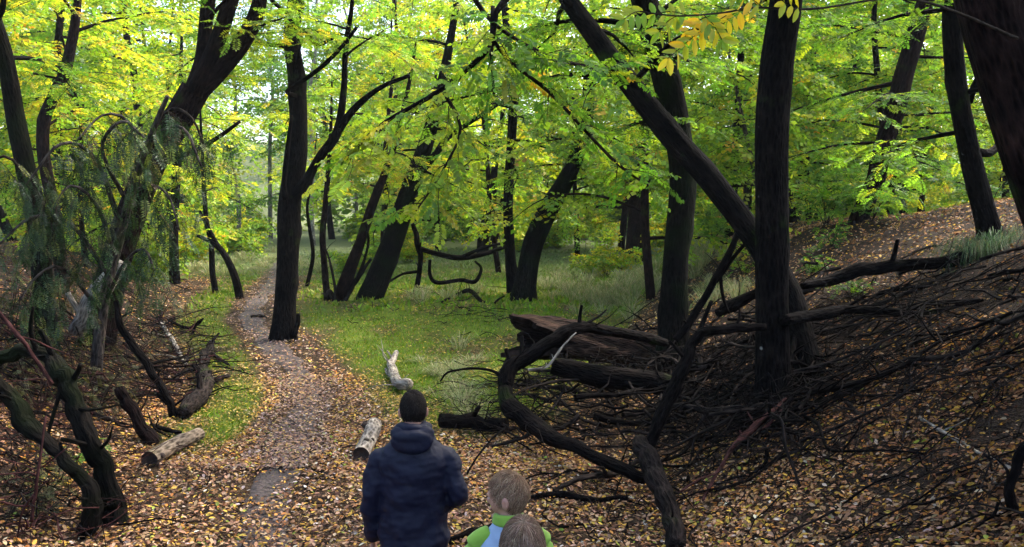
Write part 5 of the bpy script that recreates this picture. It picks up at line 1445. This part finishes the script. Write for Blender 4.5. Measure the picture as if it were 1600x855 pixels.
def strands(r, tf, R, hh, n, length, pal, crown, region, lift=.5, width=.0012, off=1.0, seg=2):
    """short ribbons of hair over the skull, combed away from the crown"""
    u = r.normal(0, 1, (n * 3, 3)); u /= np.linalg.norm(u, axis=1, keepdims=True); u = u[region(u)][:n]; n = len(u)
    def surf(w, k):
        low = np.clip(-w[:, 2], 0, 1)
        return np.stack([w[:, 0] * .335 * hh * (1 - .30 * low ** 1.4) * (1 + .04 * np.clip(w[:, 2], 0, 1)), np.where(w[:, 1] < 0, w[:, 1] * .43 * hh * (1 - .5 * low ** 1.2), w[:, 1] * .43 * hh) - .02 * hh * np.clip(w[:, 2], 0, 1), w[:, 2] * .5 * hh], -1) * k
    cw = np.array(crown, float); cw /= np.linalg.norm(cw)
    flow = u - cw; flow -= u * (flow * u).sum(1, keepdims=True); flow /= np.linalg.norm(flow, axis=1, keepdims=True) + 1e-6
    flow += r.normal(0, .35, (n, 3)); ln = length * r.uniform(.6, 1.2, n)
    pts = []
    for k in range(seg + 1):
        w = u + flow * (ln / (.45 * hh) * k / seg)[:, None]; w /= np.linalg.norm(w, axis=1, keepdims=True)
        pts.append(surf(w, (off + lift * (ln / hh) * (math.sin(math.pi * .5 * k / seg)))[:, None]))
    sd = np.cross(flow, u); sd /= np.linalg.norm(sd, axis=1, keepdims=True); sd *= width
    V = []
    for k, p in enumerate(pts):
        tap = 1 - .6 * k / seg; V += [p - sd * tap, p + sd * tap]
    V = np.stack(V, 1); m = V.shape[1]
    q = np.concatenate([(np.arange(n) * m)[:, None] + np.array([[2 * k, 2 * k + 1, 2 * k + 3, 2 * k + 2]]) for k in range(seg)])
    return tf(V.reshape(-1, 3)), q, np.repeat(pick(r, n, pal), m, 0)

def hair_cap(tf, hh, k, region, col, seed):
    v, f, u = ell((0, 0, 0), (1, 1, 1), None, 48, 34)
    low = np.clip(-u[:, 2], 0, 1)
    nz = np.array([mnoise.noise(Vector(w * 7 + Vector((seed, 0, 0)))) if False else mnoise.noise(Vector((w[0] * 7 + seed, w[1] * 7, w[2] * 7))) for w in u])
    kk = (k + .018 * nz)[:, None]
    p = np.stack([u[:, 0] * .335 * hh * (1 - .30 * low ** 1.4) * (1 + .04 * np.clip(u[:, 2], 0, 1)), np.where(u[:, 1] < 0, u[:, 1] * .43 * hh * (1 - .5 * low ** 1.2), u[:, 1] * .43 * hh) - .02 * hh * np.clip(u[:, 2], 0, 1), u[:, 2] * .5 * hh], -1) * kk
    ok = region(u); q = np.array([x for x in f if len(x) == 4 and all(ok[i] for i in x)] + [[x[0], x[1], x[2], x[2]] for x in f if False])
    tr = [x for x in f if len(x) == 3 and all(ok[i] for i in x)]
    return tf(p), q, np.array(tr), np.tile(col, (len(p), 1))

def to_obj(name, me, mat, parent):
    me.name = name; me.materials.clear(); me.materials.append(mat)
    o = bpy.data.objects.new(name, me); COL.objects.link(o); o.parent = parent
    return o

def person(label, px, pyTop, d_, hh, sw, yaw, hyaw, htilt, arms, mats, hair, coat, seed):
    r = rng_(seed); top = P(px, pyTop, d_); gz = hz(top[0], top[1]); Ht = top[2] - gz
    S = Ht - hh * 1.06; u = S / 1.48                 # shoulder height and limb scale
    root = empty("person", (top[0], top[1], gz)); root.rotation_euler = (0, 0, yaw); tag(root, label, "person")
    hc = np.array([0, .02 * u, Ht - .5 * hh]); RH = Rz(hyaw) @ Rx(-htilt)
    hp, tf = head_pieces(hc, hh, RH)
    body = list(hp)
    body.append(limb_([[0, -.015 * u, S - .04 * u, .062 * u], [0, -.01 * u, S + .02 * u, .057 * u], [0, .0, Ht - .62 * hh, .056 * u]]))
    body.append(loft([(.50 * S, 0, 0, .135 * u, .09 * u), (.62 * S, 0, 0, .165 * u, .105 * u), (.75 * S, 0, 0, .14 * u, .095 * u), (.88 * S, 0, 0, .165 * u, .11 * u), (.93 * S, 0, 0, sw * .68, .075 * u), (.965 * S, 0, 0, .06 * u, .06 * u)]))
    for s in (-1, 1):
        body.append(limb_([[s * .085 * u, 0, .58 * S, .088 * u], [s * .095 * u, .01, .44 * S, .075 * u], [s * .095 * u, .015 * u, .31 * S, .056 * u], [s * .095 * u, -.01 * u, .21 * S, .054 * u], [s * .095 * u, -.01 * u, .06 * S, .038 * u]]))
    sleeves = []
    for s, a in zip((-1, 1), arms):
        sh, el, wr = [np.array(x, float) * [s, 1, 1] * [sw / .20, u, S] for x in a[:3]]
        body.append(limb_([[*(sh * [.9, 1, 1] + [0, 0, -.02 * u]), .048 * u], [*((sh + el) / 2), .046 * u], [*el, .040 * u], [*((el + wr) / 2), .038 * u], [*wr, .027 * u]]))
        body += hand_pieces(wr, wr - el + np.array(a[3]) * u, np.array(a[4]) * [s, 1, 1], u * (1 if u > .9 else .95), .5)
        k = coat['puff']
        sleeves.append(limb_([[*(sh * [.55, 1, 1] + [0, 0, .012 * u]), .055 * u * k], [*(sh * [.85, 1, 1] + [0, 0, .002]), .062 * u * k], [*(sh + [0, 0, -.02 * u]), .066 * u * k], [*((sh + el) / 2), .062 * u * k], [*el, .058 * u * k], [*((el * 1.2 + wr * .8) / 2), .054 * u * k], [*(wr * .93 + el * .07), .043 * u * k], [*(wr * .98 + el * .02), .040 * u * k]], 18))
    bo = fuse(body, .009 if u > .9 else .0072, 3); to_obj("body", bo, M['skin'], root)
    for s in (-1, 1):
        v, f, _ = ell((s * .135 * hh, .362 * hh, .02 * hh), (.055 * hh, .035 * hh, .028 * hh), None, 12, 8)
        me = bpy.data.meshes.new("eye"); me.from_pydata(tf(v).tolist(), [], f); e = to_obj("eye", me, M['eye'], root)
        v, f, _ = ell((s * .135 * hh, .388 * hh, .02 * hh), (.026 * hh, .014 * hh, .025 * hh), None, 10, 6)
        me = bpy.data.meshes.new("iris"); me.from_pydata(tf(v).tolist(), [], f); to_obj("iris", me, M['iris'], e)
    v, f, _ = ell((0, .435 * hh, -.245 * hh), (.085 * hh, .02 * hh, .018 * hh), None, 14, 8)
    me = bpy.data.meshes.new("mouth"); me.from_pydata(tf(v).tolist(), [], f); to_obj("mouth", me, M['lip'], root)
    # trousers and shoes
    tp = [loft([(.47 * S, 0, 0, .16 * u, .105 * u), (.60 * S, 0, 0, .178 * u, .118 * u), (.68 * S, 0, 0, .165 * u, .112 * u)])]
    for s in (-1, 1): tp.append(limb_([[s * .085 * u, 0, .57 * S, .100 * u], [s * .095 * u, .01, .44 * S, .090 * u], [s * .095 * u, .015 * u, .30 * S, .074 * u], [s * .095 * u, -.01 * u, .18 * S, .068 * u], [s * .095 * u, -.01 * u, .045 * S, .064 * u]], 16))
    tm = fuse(tp, .010, 3); wrinkle(tm, .010, 9, seed); to_obj("trousers", tm, mats['trousers'], root)
    for s in (-1, 1):
        a = ell((s * .095 * u, .045 * u, .035 * u), (.05 * u, .135 * u, .042 * u), None, 20, 12); b = ell((s * .095 * u, -.03 * u, .06 * u), (.045 * u, .06 * u, .06 * u), None, 16, 10)
        v0 = a[0].copy(); v0[:, 2] = np.maximum(v0[:, 2], .0); sm_ = fuse([(v0, a[1]), (b[0] * [1, 1, 1], b[1])], .008, 2); to_obj("shoe", sm_, mats['shoe'], root)
    # coat
    k = coat['puff']
    hem = coat['hem'] * S
    cp = [loft([(hem, 0, .01, .208 * u * k, .155 * u), (hem + .09 * u, 0, .0, .206 * u * k, .148 * u), (.74 * S, 0, 0, .204 * u * k, .138 * u), (.84 * S, 0, -.005, .208 * u * k, .145 * u), (.885 * S, 0, -.01, sw * 1.01, .135 * u), (.925 * S, 0, -.012, sw * .88, .118 * u), (.962 * S, 0, -.012, sw * .63, .10 * u), (1.0 * S, 0, -.01, .105 * u, .085 * u), (1.035 * S, 0, -.008, .076 * u, .078 * u)])]
    cp += sleeves
    extra = []
    if coat.get('hood'):
        th = np.linspace(0, 2 * math.pi, 30, endpoint=False)
        ringp = np.array([[.088 * u * math.sin(t), -.012 * u - .088 * u * math.cos(t), S + (.024 + .022 * math.cos(t)) * u, (.021 + .012 * max(0, math.cos(t))) * u] for t in np.append(th, th[0])])
        cp.append(limb_(ringp, 10))
        hb = [ell((0, -.115 * u, S - .03 * u), (.125 * u, .042 * u, .075 * u), Rx(-.25), 26, 16)[:2], ell((0, -.12 * u, S + .005 * u), (.115 * u, .045 * u, .04 * u), Rx(-.3), 24, 14)[:2], ell((-.075 * u, -.09 * u, S + .01 * u), (.055 * u, .045 * u, .05 * u), None, 16, 10)[:2], ell((.075 * u, -.09 * u, S + .01 * u), (.055 * u, .045 * u, .05 * u), None, 16, 10)[:2]]
        hm = fuse(hb, .008, 2); wrinkle(hm, .009, 17, seed + 3, (.6, 1, 1.8)); extra.append(("hood", hm, mats['coat']))
    else:
        th = np.linspace(0, 2 * math.pi, 25)
        ringp = np.array([[.076 * u * math.sin(t), -.006 * u - .080 * u * math.cos(t), S + (.045 + .014 * math.cos(t)) * u, .022 * u] for t in th])
        cm = fuse([limb_(ringp, 10), limb_(ringp + np.array([[0, 0, -.028 * u, .004]]), 10)], .007, 2); extra.append(("collar", cm, mats['collar']))
    if coat.get('panel'):
        main = fuse(cp[:1], .010, 4); wrinkle(main, .010, 11, seed); to_obj("jacket", main, mats['coat'], root)
        for sl_ in sleeves:
            s_ = fuse([sl_], .009, 3); wrinkle(s_, .011, 13, seed + 5); to_obj("sleeve", s_, mats['sleeve'], root)
        # shoulder yoke in the sleeve colour
        for s in (-1, 1):
            y_ = fuse([limb_([[s * sw * .50, -.01, .985 * S - .02 * u, .048 * u], [s * sw * .76, -.012, .955 * S - .01 * u, .058 * u], [s * sw * .98, -.01, .915 * S, .064 * u]], 16)], .008, 3); to_obj("shoulder_panel", y_, mats['sleeve'], root)
    else:
        main = fuse(cp, .010, 4); wrinkle(main, .022, 7.5, seed, (1, 1, 1.5)); wrinkle(main, .007, 24, seed + 2, (.7, 1, 1.8)); to_obj("jacket", main, mats['coat'], root)
    for nm, me, mt in extra: to_obj(nm, me, mt, root)
    # hair
    A = Acc(); reg = hair['region']
    v, q, tr, c = hair_cap(tf, hh, hair['cap'], reg, hair['base'], seed); me0 = (v, q, tr, c)
    A.add(v, q, None, c); 
    q2 = np.array([[t_[0], t_[1], t_[2], t_[2]] for t_ in tr]) if len(tr) else None
    v, q, c = strands(r, tf, RH, hh, hair['n'], hair['len'], hair['pal'], hair['crown'], reg, hair.get('lift', .4), hair.get('w', .0012), hair['cap'])
    A.add(v, q, None, c)
    v, q, _, c = A.get()
    me = mesh_np("hair", v, q, tris=me0[2] if len(me0[2]) else None, col=c, smooth=True)
    to_obj("hair", me, M['hair'], root)
    return root

M['navy'] = cloth("navy_softshell", (.003, .004, .018), .65, .0)
M['jeans'] = cloth("dark_trousers", (.03, .032, .04)); M['shoe'] = cloth("dark_shoe", (.03, .025, .02))
M['lime_cloth'] = cloth("lime_cloth", (.20, .36, .04)); M['blue_cloth'] = cloth("pale_blue_cloth", (.27, .36, .50)); M['kid_trousers'] = cloth("grey_trousers", (.09, .09, .1))
M['kid2'] = cloth("teal_cloth", (.05, .12, .16))

def short_back(u): return (u[:, 2] > -.40 + .55 * np.clip(u[:, 1] + .25, 0, 1) * 2.2) & ~((np.abs(u[:, 0]) > .86) & (u[:, 2] < .02) & (u[:, 1] > -.35))
HANG = [(.192, -.01, .895), (.236, -.02, .715), (.236, .06, .53), (0, .02, -.02), (-.2, 1, 0)]
POCKET = [(.192, -.01, .895), (.246, -.05, .745), (.17, .15, .65), (-.05, .05, 0), (0, .5, 1)]
person("man seen from behind in a navy hooded jacket with short dark hair", 645, 613, 4.3, .205, .197, math.radians(3), math.radians(6), math.radians(4), (HANG, POCKET),
       dict(coat=M['navy'], trousers=M['jeans'], shoe=M['shoe']),
       dict(region=short_back, cap=1.045, base=(.006, .005, .0045), n=7000, len=.016, pal=[(4, (.008, .006, .005)), (2, (.016, .011, .009)), (1, (.035, .027, .022))], crown=(0, -.5, .85), lift=.9, w=.0011),
       dict(puff=1.0, hem=.47, hood=True), 3)
def kid_cut(u): return (u[:, 2] > -.50 + .75 * np.clip(u[:, 1] + .3, 0, 1) * 1.7) & ~((np.abs(u[:, 0]) > .84) & (u[:, 2] < .0) & (u[:, 1] > -.35))
KH = [(.188, 0, .895), (.235, -.02, .74), (.235, .06, .58), (0, .02, -.02), (-.2, 1, 0)]
BL = [(3, (.17, .098, .058)), (3, (.25, .155, .095)), (2, (.09, .052, .032)), (1, (.38, .26, .17))]
person("boy in a lime green and pale blue jacket looking left", 795, 740, 3.2, .196, .150, math.radians(6), math.radians(66), math.radians(9), (KH, KH),
       dict(coat=M['blue_cloth'], sleeve=M['lime_cloth'], collar=M['lime_cloth'], trousers=M['kid_trousers'], shoe=M['shoe']),
       dict(region=kid_cut, cap=1.035, base=(.15, .10, .065), n=8000, len=.028, pal=BL, crown=(.1, -.55, .8), lift=.55, w=.0010),
       dict(puff=1.02, hem=.5, panel=True), 5)
def mop(u): return (u[:, 2] > -.72 + .70 * np.clip(u[:, 1] + .15, 0, 1) * 1.8)
BR = [(3, (.12, .075, .052)), (3, (.18, .12, .085)), (2, (.07, .043, .03)), (1, (.28, .20, .15))]
person("small child with light brown hair nearest the camera at the bottom edge", 817, 814, 2.45, .198, .135, math.radians(4), math.radians(-4), math.radians(6), (KH, KH),
       dict(coat=M['kid2'], sleeve=M['kid2'], collar=M['kid2'], trousers=M['kid_trousers'], shoe=M['shoe']),
       dict(region=mop, cap=1.06, base=(.11, .08, .06), n=9000, len=.07, pal=BR, crown=(.05, -.35, .9), lift=.25, w=.0009),
       dict(puff=1.02, hem=.5, panel=True), 7)

# ------------------------------------------------------------------ damp air
def haze():
    bm = bmesh.new(); bmesh.ops.create_cube(bm, size=1.0)
    for v in bm.verts: v.co = Vector((v.co.x * 240, v.co.y * 170 + 70, v.co.z * 44 + 19.0))
    me = bpy.data.meshes.new("haze"); bm.to_mesh(me); bm.free()
    m, t = new_mat("haze_air")
    pv = N(t, "ShaderNodeVolumePrincipled"); pv.inputs["Color"].default_value = (.80, .88, .95, 1); pv.inputs["Density"].default_value = .0004; pv.inputs["Anisotropy"].default_value = .2
    o = N(t, "ShaderNodeOutputMaterial"); t.links.new(pv.outputs[0], o.inputs["Volume"])
    me.materials.append(m); ob = bpy.data.objects.new("haze", me); COL.objects.link(ob); tag(ob, "thin pale haze hanging in the damp valley air", "haze", kind="stuff")
haze()
